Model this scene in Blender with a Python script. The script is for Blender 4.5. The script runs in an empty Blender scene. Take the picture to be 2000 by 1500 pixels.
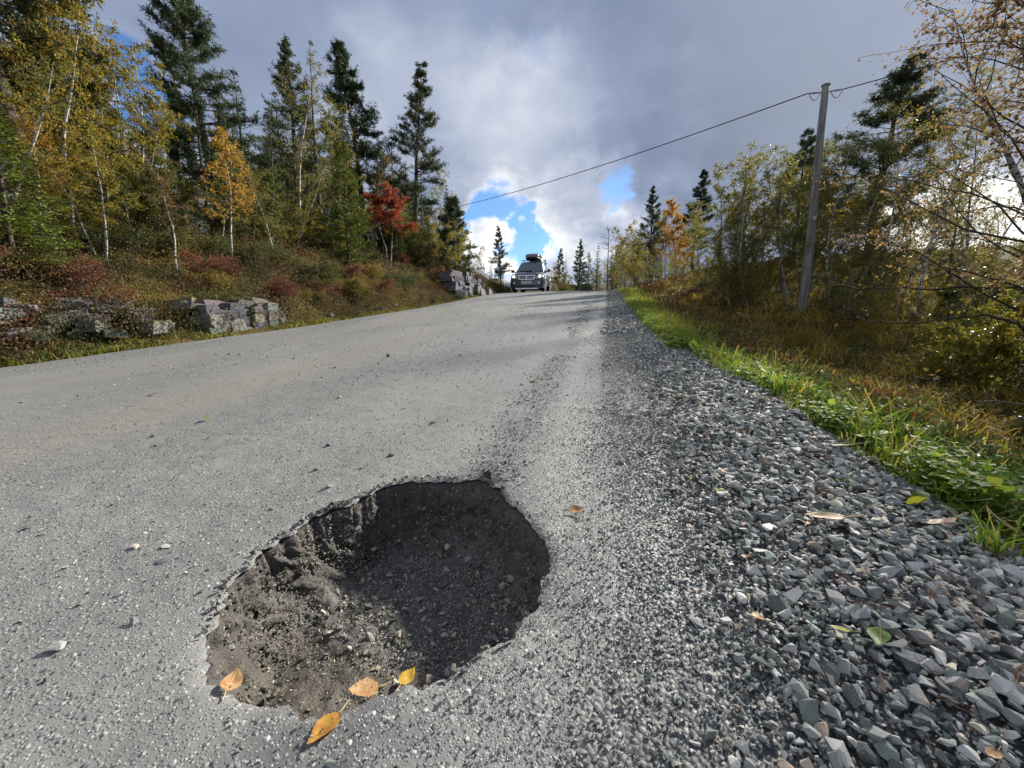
import bpy, bmesh, math, random
import numpy as np
from mathutils import Vector, Matrix, Euler

# ------------------------------------------------------------------ scene, camera, sky, sun, exposure
scene = bpy.context.scene
COL = scene.collection
rad = math.radians

SUN_EL, SUN_AZ = 29.0, 34.0          # degrees above the horizon, degrees to the right of the road axis
CAM_H = 0.61

cam_d = bpy.data.cameras.new('camera')
cam_d.sensor_width = 36.0
cam_d.lens = 36.0 * 751.0 / 2000.0
cam_d.clip_start = 0.02
cam_d.clip_end = 3000.0
cam = bpy.data.objects.new('camera', cam_d)
cam.location = (0, 0, CAM_H)
cam.rotation_euler = (rad(90 - 8.0), 0, rad(13.8))
COL.objects.link(cam)
scene.camera = cam

scene.view_settings.view_transform = 'Standard'
scene.view_settings.look = 'None'
scene.view_settings.exposure = 1.35
scene.view_settings.gamma = 1.0
scene.view_settings.use_curve_mapping = False

sun_d = bpy.data.lights.new('sun', 'SUN')
sun_d.energy = 4.2
sun_d.angle = rad(3.0)
sun_d.color = (1.0, 0.95, 0.87)
sun = bpy.data.objects.new('sun', sun_d)
sdir = Vector((math.sin(rad(SUN_AZ)) * math.cos(rad(SUN_EL)), math.cos(rad(SUN_AZ)) * math.cos(rad(SUN_EL)), math.sin(rad(SUN_EL))))
sun.rotation_euler = (-sdir).to_track_quat('-Z', 'Y').to_euler()
sun.location = sdir * 60
COL.objects.link(sun)

scene.render.engine = 'CYCLES'
cy = scene.cycles
cy.max_bounces = 5
cy.diffuse_bounces = 2
cy.glossy_bounces = 2
cy.transmission_bounces = 3
cy.transparent_max_bounces = 6
cy.volume_bounces = 0
cy.caustics_reflective = False
cy.caustics_refractive = False
cy.use_denoising = True
cy.use_adaptive_sampling = True
cy.adaptive_threshold = 0.02
cy.adaptive_min_samples = 16
cy.sample_clamp_indirect = 4.0


class NT:
    """small node-tree helper"""
    def __init__(self, tree):
        self.t = tree
        tree.nodes.clear()

    def n(self, kind, **kw):
        nd = self.t.nodes.new(kind)
        for k, v in kw.items():
            if k.startswith('i_'):
                nd.inputs[k[2:].replace('_', ' ')].default_value = v
            else:
                setattr(nd, k, v)
        return nd

    def l(self, a, b):
        self.t.links.new(a, b)

    def put(self, sock, v):
        if isinstance(v, (int, float)):
            sock.default_value = v
        elif isinstance(v, (tuple, list)):
            v = tuple(v)
            if len(sock.default_value) == 4 and len(v) == 3:
                v = v + (1.0,)
            sock.default_value = v
        else:
            self.l(v, sock)

    def m(self, op, a, b=0.0, c=0.0, clamp=False):
        nd = self.t.nodes.new('ShaderNodeMath')
        nd.operation = op
        nd.use_clamp = clamp
        self.put(nd.inputs[0], a)
        self.put(nd.inputs[1], b)
        self.put(nd.inputs[2], c)
        return nd.outputs[0]

    def vm(self, op, a, b=(0, 0, 0), out=0):
        nd = self.t.nodes.new('ShaderNodeVectorMath')
        nd.operation = op
        self.put(nd.inputs[0], a)
        if op == 'SCALE':
            self.put(nd.inputs['Scale'], b)
        else:
            self.put(nd.inputs[1], b)
        return nd.outputs['Value'] if op in ('DOT_PRODUCT', 'LENGTH', 'DISTANCE') else nd.outputs[0]

    def ss(self, x, a, b, lo=0.0, hi=1.0):
        nd = self.t.nodes.new('ShaderNodeMapRange')
        nd.interpolation_type = 'SMOOTHSTEP'
        self.put(nd.inputs[0], x)
        nd.inputs[1].default_value = a
        nd.inputs[2].default_value = b
        nd.inputs[3].default_value = lo
        nd.inputs[4].default_value = hi
        return nd.outputs[0]

    def mix(self, f, a, b, blend='MIX'):
        nd = self.t.nodes.new('ShaderNodeMix')
        nd.data_type = 'RGBA'
        nd.blend_type = blend
        self.put(nd.inputs[0], f)
        self.put(nd.inputs[6], a)
        self.put(nd.inputs[7], b)
        return nd.outputs[2]

    def noise(self, vec, scale, detail=4.0, rough=0.55, dist=0.0):
        nd = self.t.nodes.new('ShaderNodeTexNoise')
        if vec is not None:
            self.l(vec, nd.inputs['Vector'])
        nd.inputs['Scale'].default_value = scale
        nd.inputs['Detail'].default_value = detail
        nd.inputs['Roughness'].default_value = rough
        nd.inputs['Distortion'].default_value = dist
        return nd.outputs[0]

    def vor(self, vec, scale, feature='F1', out='Distance', rnd=1.0):
        nd = self.t.nodes.new('ShaderNodeTexVoronoi')
        nd.feature = feature
        self.l(vec, nd.inputs['Vector'])
        nd.inputs['Scale'].default_value = scale
        nd.inputs['Randomness'].default_value = rnd
        return nd.outputs[out]

    def ramp(self, f, stops):
        nd = self.t.nodes.new('ShaderNodeValToRGB')
        el = nd.color_ramp.elements
        while len(el) < len(stops):
            el.new(0.5)
        for e, (p, c) in zip(el, stops):
            e.position = p
            e.color = tuple(c) + (1.0,)
        self.put(nd.inputs[0], f)
        return nd.outputs[0]

    def bump(self, h, strength=0.5, dist=0.01, normal=None):
        nd = self.t.nodes.new('ShaderNodeBump')
        nd.inputs['Strength'].default_value = strength
        nd.inputs['Distance'].default_value = dist
        self.l(h, nd.inputs['Height'])
        if normal is not None:
            self.l(normal, nd.inputs['Normal'])
        return nd.outputs[0]


# --- sky: Nishita blue behind a broken deck of cloud, thinner towards the horizon ahead
def cam_dir(px, py):
    """unit direction of a place in the sky (given where the photograph shows it)"""
    P, Y = rad(8.0), rad(13.8)
    f = np.array([-math.sin(Y) * math.cos(P), math.cos(Y) * math.cos(P), -math.sin(P)])
    r = np.array([math.cos(Y), math.sin(Y), 0.0])
    u = np.cross(r, f)
    d = f * 751 + r * (px - 1000) + u * (750 - py)
    return tuple(float(v) for v in d / np.linalg.norm(d))


world = bpy.data.worlds.new('World')
scene.world = world
world.use_nodes = True
W = NT(world.node_tree)
tc = W.n('ShaderNodeTexCoord')
D = tc.outputs['Generated']
sky = W.n('ShaderNodeTexSky')
sky.sky_type = 'NISHITA'
sky.sun_disc = False
sky.sun_elevation = rad(SUN_EL)
sky.sun_rotation = rad(SUN_AZ)
sky.air_density = 1.0
sky.dust_density = 0.3
sky.ozone_density = 2.5
sep = W.n('ShaderNodeSeparateXYZ')
W.l(D, sep.inputs[0])
z = sep.outputs[2]
zden = W.m('ADD', W.m('MAXIMUM', z, 0.0), 0.16)
comb = W.n('ShaderNodeCombineXYZ')
W.put(comb.inputs[0], W.m('DIVIDE', sep.outputs[0], zden))
W.put(comb.inputs[1], W.m('DIVIDE', sep.outputs[1], zden))
comb.inputs[2].default_value = 3.7
P2 = comb.outputs[0]


wn = W.n('ShaderNodeTexNoise')
W.l(D, wn.inputs['Vector'])
wn.inputs['Scale'].default_value = 5.5
wn.inputs['Detail'].default_value = 5.0
wn.inputs['Roughness'].default_value = .6
DW = W.vm('NORMALIZE', W.vm('ADD', D, W.vm('SCALE', W.vm('SUBTRACT', wn.outputs['Color'], (.5, .5, .5)), .26)))   # ragged edges


def blob(px, py, r_in, r_out):
    d = W.vm('DOT_PRODUCT', DW, cam_dir(px, py))
    return W.ss(d, math.cos(rad(r_out)), math.cos(rad(r_in)))


def acc(items):
    tot = None
    for px, py, a, b, k in items:
        v = W.m('MULTIPLY', blob(px, py, a, b), k)
        tot = v if tot is None else W.m('ADD', tot, v)
    return tot


n_big = W.noise(P2, 0.55, 5.0, 0.56, 0.35)
n_mid = W.noise(P2, 1.25, 3.5, 0.5, 0.3)
low = W.ss(z, .50, .12, .22, 1.0)          # crisp cumulus low down, soft sheets overhead
n_puff = W.noise(W.vm('MULTIPLY', D, (9.0, 9.0, 16.0)), 1.0, 6.0, 0.58, 0.15)
# where the deck is open and blue shows
gap = acc([(980, 432, 1.0, 7.0, .50), (1065, 442, .5, 5.0, .42), (1205, 345, .3, 3.6, .30), (1190, 405, .3, 3.0, .34), (1000, 520, .5, 4.5, .26),
           (290, 215, .5, 4.0, .55), (275, 165, 1.0, 4.0, .2), (960, 10, 2.0, 12.0, .12), (930, 445, .5, 3.0, .25)])
fill = acc([(960, 484, .8, 4.0, .46), (1120, 465, 1.0, 6.0, .34), (1040, 385, 1.0, 6.0, .14), (1250, 420, 2.0, 6.0, .2)])
dens = W.m('ADD', W.m('ADD', W.m('MULTIPLY', W.m('SUBTRACT', n_big, .5), .6), W.m('MULTIPLY', W.m('MULTIPLY', W.m('SUBTRACT', n_puff, .5), low), 1.7)), .38)
dens = W.m('ADD', W.m('SUBTRACT', dens, gap), fill)
cover = W.ss(dens, -.10, .20)
# how bright the cloud is: grey-blue deck, pale thin places, white sunlit cumulus low down
brt = acc([(1110, 350, 4.0, 20.0, .36), (955, 480, 2.0, 8.0, .36), (1120, 440, 2.0, 10.0, .22), (860, 380, 5.0, 24.0, .22),
           (1050, 170, 5.0, 22.0, -.08), (1400, 300, 5.0, 20.0, -.08), (870, 30, 3.0, 14.0, .12), (1885, 440, 1.0, 7.5, .80), (1500, 545, 2.0, 9.0, .40), (1760, 560, 2.0, 10.0, .3)])
# cloud turned to the sun is brighter; added also to lift the ambient light
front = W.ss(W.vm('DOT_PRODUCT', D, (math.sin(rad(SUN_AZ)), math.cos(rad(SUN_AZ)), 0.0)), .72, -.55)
glow_d = W.vm('DOT_PRODUCT', D, tuple(sdir))
glow = W.m('MULTIPLY', W.ss(glow_d, math.cos(rad(30)), 1.0), .10)
b = W.m('ADD', W.m('MULTIPLY', W.m('SUBTRACT', n_mid, .5), .62), W.m('MULTIPLY', W.m('MULTIPLY', W.m('SUBTRACT', n_puff, .5), low), 1.15))
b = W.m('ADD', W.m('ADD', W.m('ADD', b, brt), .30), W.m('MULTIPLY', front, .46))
b = W.m('ADD', b, W.m('MULTIPLY', W.ss(dens, .05, .45), -.12))
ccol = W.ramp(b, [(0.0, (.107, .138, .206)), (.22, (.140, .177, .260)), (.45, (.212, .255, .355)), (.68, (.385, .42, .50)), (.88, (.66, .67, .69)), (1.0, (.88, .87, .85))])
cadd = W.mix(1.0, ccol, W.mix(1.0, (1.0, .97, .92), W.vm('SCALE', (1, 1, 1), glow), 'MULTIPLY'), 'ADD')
bg1 = W.n('ShaderNodeBackground')
W.l(W.mix(1.0, sky.outputs[0], (.58, .76, .98), 'MULTIPLY'), bg1.inputs[0])
bg1.inputs[1].default_value = 0.075
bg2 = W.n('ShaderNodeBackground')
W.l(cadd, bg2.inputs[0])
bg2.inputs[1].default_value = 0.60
mx = W.n('ShaderNodeMixShader')
W.l(cover, mx.inputs[0])
W.l(bg1.outputs[0], mx.inputs[1])
W.l(bg2.outputs[0], mx.inputs[2])
wo = W.n('ShaderNodeOutputWorld')
W.l(mx.outputs[0], wo.inputs[0])
try:
    world.cycles.sampling_method = 'MANUAL'
    world.cycles.sample_map_resolution = 512
except Exception:
    pass

# ------------------------------------------------------------------ numpy helpers
def ss(a,b,x):
    t=np.clip((np.asarray(x,float)-a)/(b-a),0,1); return t*t*(3-2*t)
def zr(y):
    y=np.asarray(y,float)
    z=.10*y+.0015*y*y
    t=np.clip(y-17,0,None)
    a=np.minimum(t,5.0); zz=2.1335+.151*a-.0066*a*a
    zz=zz+.085*np.clip(t-5,0,58)+.085*18*(1-np.exp(-np.clip(t-63,0,None)/18))
    return np.where(y>17,zz,np.where(y<0,.10*y,z))
def xc(y):
    t=np.clip(np.asarray(y,float)-26,0,60); return -.012*t*t
def hsh(i,j,s):
    h=(i.astype(np.int64)*374761393+j.astype(np.int64)*668265263+s*1442695041)&0xffffffff
    h=((h^(h>>13))*1274126177)&0xffffffff
    return ((h^(h>>16))&0xffff)/65535.0
def vn(x,y,s=0):
    x=np.asarray(x,float); y=np.asarray(y,float)
    i=np.floor(x); j=np.floor(y); u=x-i; v=y-j; u=u*u*(3-2*u); v=v*v*(3-2*v)
    a=hsh(i,j,s); b=hsh(i+1,j,s); c=hsh(i,j+1,s); d=hsh(i+1,j+1,s)
    return (a*(1-u)+b*u)*(1-v)+(c*(1-u)+d*u)*v
def fbm(x,y,s=0,o=4):
    r=0;a=.5
    for k in range(o):
        r=r+a*(vn(x,y,s+k)-.5)*2; x=np.asarray(x)*2.03+3.1; y=np.asarray(y)*2.03+1.7; a*=.5
    return r
LU=[-9,-.12,.0,.2,.45,.8,1.2,2.0,2.8,5,10,25,60,500]; LZ=[-.5,-.5,-.12,.03,.16,.36,.58,1.02,1.45,1.72,2.1,3.4,5.0,5.0]
RU=[-9,.6,.85,1.0,1.45,2.1,3.0,5.2,7.5,11,20,500]; RD=[-.5,-.5,-.16,-.03,-.10,-.38,-.68,-.66,-.45,-.1,.6,.6]
RR=[-.5,-.5,-.16,-.03,.0,.12,.35,.8,1.05,1.2,1.6,1.6]
def ground(x,y):
    x=np.asarray(x,float); y=np.asarray(y,float)
    X=x-xc(y)
    l=np.interp(-X-5.5,LU,LZ); l=np.where(l>0,l*(1-.85*ss(19,28,y)*ss(40,15,-X)),l); w=ss(11,22,y)
    r=np.interp(X,RU,RD)*(1-w)+np.interp(X,RU,RR)*w
    rel=np.where(X<-2.7,l,r)
    n=fbm(x*.45+7,y*.45,3,4)
    a=np.where(X<-2.7,ss(.15,2.2,-X-5.5)*.30,ss(1.2,3.0,X)*.16)
    n2=fbm(x*2.3,y*2.3,11,3)*.10*np.where(X<-2.7,ss(.1,.8,-X-5.5),ss(1.2,2.5,X)*.5)
    return zr(y)+rel+n*a+n2


def zroad(x, y):
    """road surface: the profile, a slight crown, ruts and unevenness"""
    x = np.asarray(x, float); y = np.asarray(y, float)
    X = x - xc(y)
    c = .03 * (1 - ((X + 2.75) / 2.75) ** 2) + .012 * np.clip(-X / 5.5, 0, 1)
    rut = -.010 * np.exp(-((X + 1.05) / .28) ** 2) - .012 * np.exp(-((X + 2.5) / .3) ** 2) - .010 * np.exp(-((X + 4.2) / .35) ** 2)
    return zr(y) + c + rut + .010 * fbm(x * 1.3, y * .8, 21, 3) + .0035 * fbm(x * 9, y * 9, 22, 3) - .10 * ss(0.12, 0.6, -X - 5.42 - .10 * fbm(y * .9, y * .2, 5, 3))


def zshoulder(x, y):
    x = np.asarray(x, float); y = np.asarray(y, float)
    X = x - xc(y)
    p = np.interp(X, [-.2, 0, .25, .55, .8, .95, 1.12, 1.4], [-.02, .002, .012, .024, .012, -.02, -.10, -.2])
    return zr(y) + p + .018 * fbm(x * 3.1, y * 2.2, 31, 3) * ss(.1, .5, X)


rng = np.random.default_rng(7)


def tri_mesh(name, V, F, col=None, mat=None, smooth=False):
    V = np.ascontiguousarray(V, np.float32).reshape(-1, 3)
    F = np.ascontiguousarray(F, np.int32).reshape(-1, 3)
    me = bpy.data.meshes.new(name)
    me.vertices.add(len(V))
    me.vertices.foreach_set('co', V.ravel())
    me.loops.add(F.size)
    me.loops.foreach_set('vertex_index', F.ravel())
    me.polygons.add(len(F))
    me.polygons.foreach_set('loop_start', np.arange(0, F.size, 3, dtype=np.int32))
    me.polygons.foreach_set('use_smooth', np.full(len(F), bool(smooth)))
    if col is not None:
        a = me.color_attributes.new('col', 'FLOAT_COLOR', 'POINT')
        c = np.ones((len(V), 4), np.float32)
        c[:, :3] = np.asarray(col, np.float32).reshape(-1, 3)
        a.data.foreach_set('color', c.ravel())
    me.update(calc_edges=True)
    me.validate(clean_customdata=False)
    if mat:
        me.materials.append(mat)
    return me


def obj(name, me, parent=None, loc=None, rot=None, scale=None, kind=None):
    o = bpy.data.objects.new(name, me)
    COL.objects.link(o)
    if parent is not None:
        o.parent = parent
    if loc is not None:
        o.location = loc
    if rot is not None:
        o.rotation_euler = rot
    if scale is not None:
        o.scale = (scale,) * 3 if isinstance(scale, (int, float)) else scale
    if kind:
        o['kind'] = kind
    return o


def tag(o, label, cat, group=None):
    o['label'] = label
    o['category'] = cat
    if group:
        o['group'] = group
    return o


class Acc:
    """collects triangles"""
    def __init__(self):
        self.V, self.F, self.C, self.n = [], [], [], 0

    def add(self, V, F, c=(1, 1, 1)):
        V = np.asarray(V, float).reshape(-1, 3)
        F = np.asarray(F, int).reshape(-1, 3)
        self.V.append(V)
        self.F.append(F + self.n)
        c = np.asarray(c, float)
        self.C.append(np.broadcast_to(c, V.shape) if c.ndim == 1 else c.reshape(-1, 3))
        self.n += len(V)

    def mesh(self, name, mat, smooth=False):
        if not self.V:
            self.add([(0, 0, 0), (0, 0, .001), (0, .001, 0)], [(0, 1, 2)])
        return tri_mesh(name, np.concatenate(self.V), np.concatenate(self.F), np.concatenate(self.C), mat, smooth)


def tube(A, path, r, k=6, c=(1, 1, 1), cap=True):
    path = np.asarray(path, float)
    n = len(path)
    r = np.broadcast_to(np.asarray(r, float), (n,))
    t = np.gradient(path, axis=0)
    t /= np.linalg.norm(t, axis=1)[:, None] + 1e-9
    ref = np.where(abs(t[:, 2:3]) > .9, np.array([[1., 0, 0]]), np.array([[0., 0, 1]]))
    a = np.cross(t, ref); a /= np.linalg.norm(a, axis=1)[:, None] + 1e-9
    b2 = np.cross(t, a)
    # keep frames from flipping
    for i in range(1, n):
        if a[i] @ a[i - 1] < 0:
            a[i] *= -1; b2[i] *= -1
    th = np.arange(k) * 2 * np.pi / k
    V = path[:, None, :] + r[:, None, None] * (np.cos(th)[None, :, None] * a[:, None, :] + np.sin(th)[None, :, None] * b2[:, None, :])
    i = np.arange(n - 1)[:, None] * k; j = np.arange(k)[None, :]; j2 = (j + 1) % k
    q = np.stack([i + j, i + j2, i + k + j2, i + k + j], -1).reshape(-1, 4)
    F = np.concatenate([q[:, [0, 1, 2]], q[:, [0, 2, 3]]])
    V = V.reshape(-1, 3)
    if cap:
        V = np.concatenate([V, path[:1], path[-1:]])
        m0, m1 = n * k, n * k + 1
        jj = np.arange(k); jn = (jj + 1) % k
        F = np.concatenate([F, np.stack([np.full(k, m0), jn, jj], 1), np.stack([np.full(k, m1), (n - 1) * k + jj, (n - 1) * k + jn], 1)])
    A.add(V, F, c)


def rotmats(yaw, pitch, roll):
    cy_, sy = np.cos(yaw), np.sin(yaw); cp, sp = np.cos(pitch), np.sin(pitch); cr, sr = np.cos(roll), np.sin(roll)
    o, l = np.zeros_like(yaw), np.ones_like(yaw)
    Rz = np.stack([cy_, -sy, o, sy, cy_, o, o, o, l], -1).reshape(-1, 3, 3)
    Rx = np.stack([l, o, o, o, cp, -sp, o, sp, cp], -1).reshape(-1, 3, 3)
    Ry = np.stack([cr, o, sr, o, l, o, -sr, o, cr], -1).reshape(-1, 3, 3)
    return Rz @ Rx @ Ry


def stamp(A, tmpl, pos, R, scl, ti, col):
    """merge copies of small templates"""
    for k, (tv, tf) in enumerate(tmpl):
        s = np.where(ti == k)[0]
        if not len(s):
            continue
        V = np.einsum('nij,nvj->nvi', R[s], tv[None] * scl[s][:, None, :]) + pos[s][:, None, :]
        F = tf[None] + (np.arange(len(s)) * len(tv))[:, None, None]
        A.add(V, F, np.repeat(col[s], len(tv), 0))


def leaf_tris(A, pos, axis, nrm, length, width, col, fold=.12):
    """kite-shaped leaves, two triangles each, folded a little along the midrib"""
    axis = axis / (np.linalg.norm(axis, axis=1)[:, None] + 1e-9)
    side = np.cross(axis, nrm); side /= np.linalg.norm(side, axis=1)[:, None] + 1e-9
    nn = np.cross(side, axis)
    L = np.asarray(length)[:, None]; Wd = np.asarray(width)[:, None]
    p0 = pos; p2 = pos + axis * L
    pm = pos + axis * L * .42 + nn * L * fold
    V = np.stack([p0, pm + side * Wd * .5, p2, pm - side * Wd * .5], 1)
    n = len(pos)
    F = (np.array([[0, 1, 2], [0, 2, 3]])[None] + (np.arange(n) * 4)[:, None, None])
    A.add(V, F, np.repeat(col, 4, 0))


def rand_dirs(n, r=rng):
    v = r.normal(size=(n, 3))
    return v / np.linalg.norm(v, axis=1)[:, None]


def hull_template(npts, seed, flat=(1, 1, 1)):
    r = np.random.default_rng(seed)
    p = r.normal(size=(npts, 3))
    p /= np.linalg.norm(p, axis=1)[:, None]
    p *= (.75 + .35 * r.random((npts, 1)))
    p *= np.array(flat)
    bm = bmesh.new()
    for q in p:
        bm.verts.new(q)
    res = bmesh.ops.convex_hull(bm, input=bm.verts)
    junk = list({g for g in res['geom_interior'] + res['geom_unused'] if isinstance(g, bmesh.types.BMVert)})
    if junk:
        bmesh.ops.delete(bm, geom=junk, context='VERTS')
    bmesh.ops.triangulate(bm, faces=bm.faces)
    bm.verts.ensure_lookup_table(); bm.verts.index_update()
    V = np.array([v.co[:] for v in bm.verts]); F = np.array([[v.index for v in f.verts] for f in bm.faces])
    bm.free()
    return V, F


CHIPS = [hull_template(9 + k % 4, 100 + k, (1, .68 + .28 * ((k * 37) % 10) / 10, .42 + .38 * ((k * 53) % 10) / 10)) for k in range(18)]
GRIT = [hull_template(8, 300 + k, (1, .8, .6)) for k in range(8)]


def rock_template(seed):
    """an angular block: the hull of a jittered box with a few broken corners"""
    r = np.random.default_rng(seed)
    p = np.array([(x, y, z) for x in (-1, 1) for y in (-1, 1) for z in (-1, 1)], float)
    p = p * (1 - .26 * r.random((8, 3)))
    c = r.choice(8, 2, replace=False)
    chip = np.concatenate([p[c] * np.array([1, 1, .45]), p[c] * np.array([.4, 1, 1]), p[c] * np.array([1, .45, 1])])   # two corners broken off
    p = np.concatenate([np.delete(p, c, 0), chip])
    bm = bmesh.new()
    for q in p:
        bm.verts.new(q)
    res = bmesh.ops.convex_hull(bm, input=bm.verts)
    junk = list({g for g in res['geom_interior'] + res['geom_unused'] if isinstance(g, bmesh.types.BMVert)})
    if junk:
        bmesh.ops.delete(bm, geom=junk, context='VERTS')
    bmesh.ops.triangulate(bm, faces=bm.faces)
    bm.verts.ensure_lookup_table(); bm.verts.index_update()
    V = np.array([v.co[:] for v in bm.verts]); F = np.array([[v.index for v in f.verts] for f in bm.faces])
    bm.free()
    return V, F

# ------------------------------------------------------------------ materials
def mat_new(name):
    m = bpy.data.materials.new(name)
    m.use_nodes = True
    return m, NT(m.node_tree)


def finish(T, color, rough=.8, normal=None, spec=.3, metal=0.0, **extra):
    p = T.n('ShaderNodeBsdfPrincipled')
    T.put(p.inputs['Base Color'], color)
    T.put(p.inputs['Roughness'], rough)
    T.put(p.inputs['Specular IOR Level'], spec)
    T.put(p.inputs['Metallic'], metal)
    for k, v in extra.items():
        T.put(p.inputs[k.replace('_', ' ')], v)
    if normal is not None:
        T.l(normal, p.inputs['Normal'])
    o = T.n('ShaderNodeOutputMaterial')
    T.l(p.outputs[0], o.inputs[0])
    return p


def simple(name, c, rough=.6, spec=.4, metal=0.0, noise=0.0, nscale=8.0, bump=0.0, **ex):
    m, T = mat_new(name)
    t = T.n('ShaderNodeTexCoord').outputs['Object']
    color = c
    nrm = None
    if noise or bump:
        n1 = T.noise(t, nscale, 5)
        if noise:
            k = T.m('ADD', 1 - noise / 2, T.m('MULTIPLY', n1, noise))
            color = T.mix(1.0, c, T.vm('SCALE', (1, 1, 1), k), 'MULTIPLY')
        if bump:
            nrm = T.bump(n1, bump, .02)
    finish(T, color, rough, nrm, spec, metal, **ex)
    return m


def geo_pos(T):
    return T.n('ShaderNodeNewGeometry').outputs['Position']


def make_road_mat():
    m, T = mat_new('road_gravel')
    P = geo_pos(T)
    s = T.n('ShaderNodeSeparateXYZ'); T.l(P, s.inputs[0])
    X, Y = s.outputs[0], s.outputs[1]
    stretched = T.vm('MULTIPLY', P, (1.0, .22, 1.0))
    big = T.noise(stretched, 1.6, 5, .6)
    mid = T.noise(P, 9, 5, .65)
    fine = T.noise(P, 120, 3, .7)
    c = T.mix(T.ss(big, .35, .68), (.150, .153, .142), (.205, .205, .190))
    # brown dust in the wheel tracks of the far lane
    wob = T.m('ADD', X, T.m('MULTIPLY', T.m('SUBTRACT', T.noise(stretched, .7, 3), .5), 1.6))
    tr = T.m('ADD', T.ss(T.m('ABSOLUTE', T.m('ADD', wob, 2.35)), .5, .05), T.m('MULTIPLY', T.ss(T.m('ABSOLUTE', T.m('ADD', wob, 4.0)), .5, .05), .8))
    c = T.mix(T.m('MULTIPLY', tr, .55), c, (.225, .198, .160))
    # loose dark grit between the tracks
    gr = T.m('MULTIPLY', T.ss(T.m('ABSOLUTE', T.m('ADD', wob, 1.55)), .75, .1), T.ss(mid, .42, .62))
    c = T.mix(T.m('MULTIPLY', gr, .50), c, (.105, .108, .108))
    gr2 = T.m('MULTIPLY', T.ss(T.m('ABSOLUTE', T.m('ADD', X, T.m('ADD', .36, T.m('MULTIPLY', T.m('SUBTRACT', big, .5), .35)))), .17, .04), T.ss(mid, .36, .54))
    c = T.mix(T.m('MULTIPLY', gr2, .7), c, (.075, .077, .078))
    sm = T.m('MULTIPLY', T.ss(T.m('ABSOLUTE', T.m('ADD', X, T.m('ADD', .13, T.m('MULTIPLY', T.m('SUBTRACT', big, .5), .2)))), .12, .04), .38)   # smooth worn strip beside the shoulder
    c = T.mix(sm, c, (.27, .268, .25))
    # embedded aggregate: every cell a stone of its own colour
    v1 = T.vor(P, 95, 'F1', 'Color'); d1 = T.vor(P, 95)
    v2 = T.vor(P, 230, 'F1', 'Color'); d2 = T.vor(P, 230)
    r1 = T.n('ShaderNodeSeparateColor'); T.l(v1, r1.inputs[0])
    r2 = T.n('ShaderNodeSeparateColor'); T.l(v2, r2.inputs[0])
    st1 = T.m('MULTIPLY', T.ss(r1.outputs[0], .66, .70), T.ss(d1, .46, .36))
    sc1 = T.ramp(r1.outputs[1], [(0, (.075, .08, .085)), (.5, (.17, .18, .175)), (.8, (.27, .26, .235)), (1, (.46, .45, .42))])
    c = T.mix(T.m('MULTIPLY', st1, .85), c, sc1)
    st2 = T.m('MULTIPLY', T.ss(r2.outputs[0], .42, .46), T.ss(d2, .55, .4))
    sc2 = T.ramp(r2.outputs[1], [(0, (.07, .07, .072)), (.45, (.16, .16, .155)), (.75, (.28, .275, .255)), (1, (.48, .47, .44))])
    c = T.mix(T.m('MULTIPLY', st2, .7), c, sc2)
    # towards the shoulder more and more of the loose dark gravel lies in the surface
    edge = T.m('MULTIPLY', T.ss(T.m('ADD', X, T.m('MULTIPLY', T.m('SUBTRACT', T.noise(P, 2.2, 4, .6), .5), .5)), -.36, .12), .9)
    e1 = T.ss(T.m('SUBTRACT', edge, r1.outputs[2]), -.04, .04)
    e2 = T.ss(T.m('SUBTRACT', edge, r2.outputs[2]), -.04, .04)
    gcol = [(0, (.045, .047, .048)), (.5, (.105, .11, .108)), (.8, (.19, .19, .18)), (1, (.36, .35, .33))]
    c = T.mix(T.m('MULTIPLY', e2, .85), c, T.ramp(r2.outputs[1], gcol))
    c = T.mix(T.m('MULTIPLY', T.m('MULTIPLY', e1, T.ss(d1, .52, .40)), .9), c, T.ramp(r1.outputs[1], gcol))
    h = T.m('ADD', T.m('MULTIPLY', T.m('MULTIPLY', st1, T.m('SUBTRACT', .5, d1)), 1.2), T.m('MULTIPLY', T.m('MULTIPLY', st2, T.m('SUBTRACT', .6, d2)), .5))
    h = T.m('ADD', h, T.m('ADD', T.m('MULTIPLY', fine, .30), T.m('MULTIPLY', mid, .5)))
    finish(T, c, .62, T.bump(h, .6, .009), .45)
    return m


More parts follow.
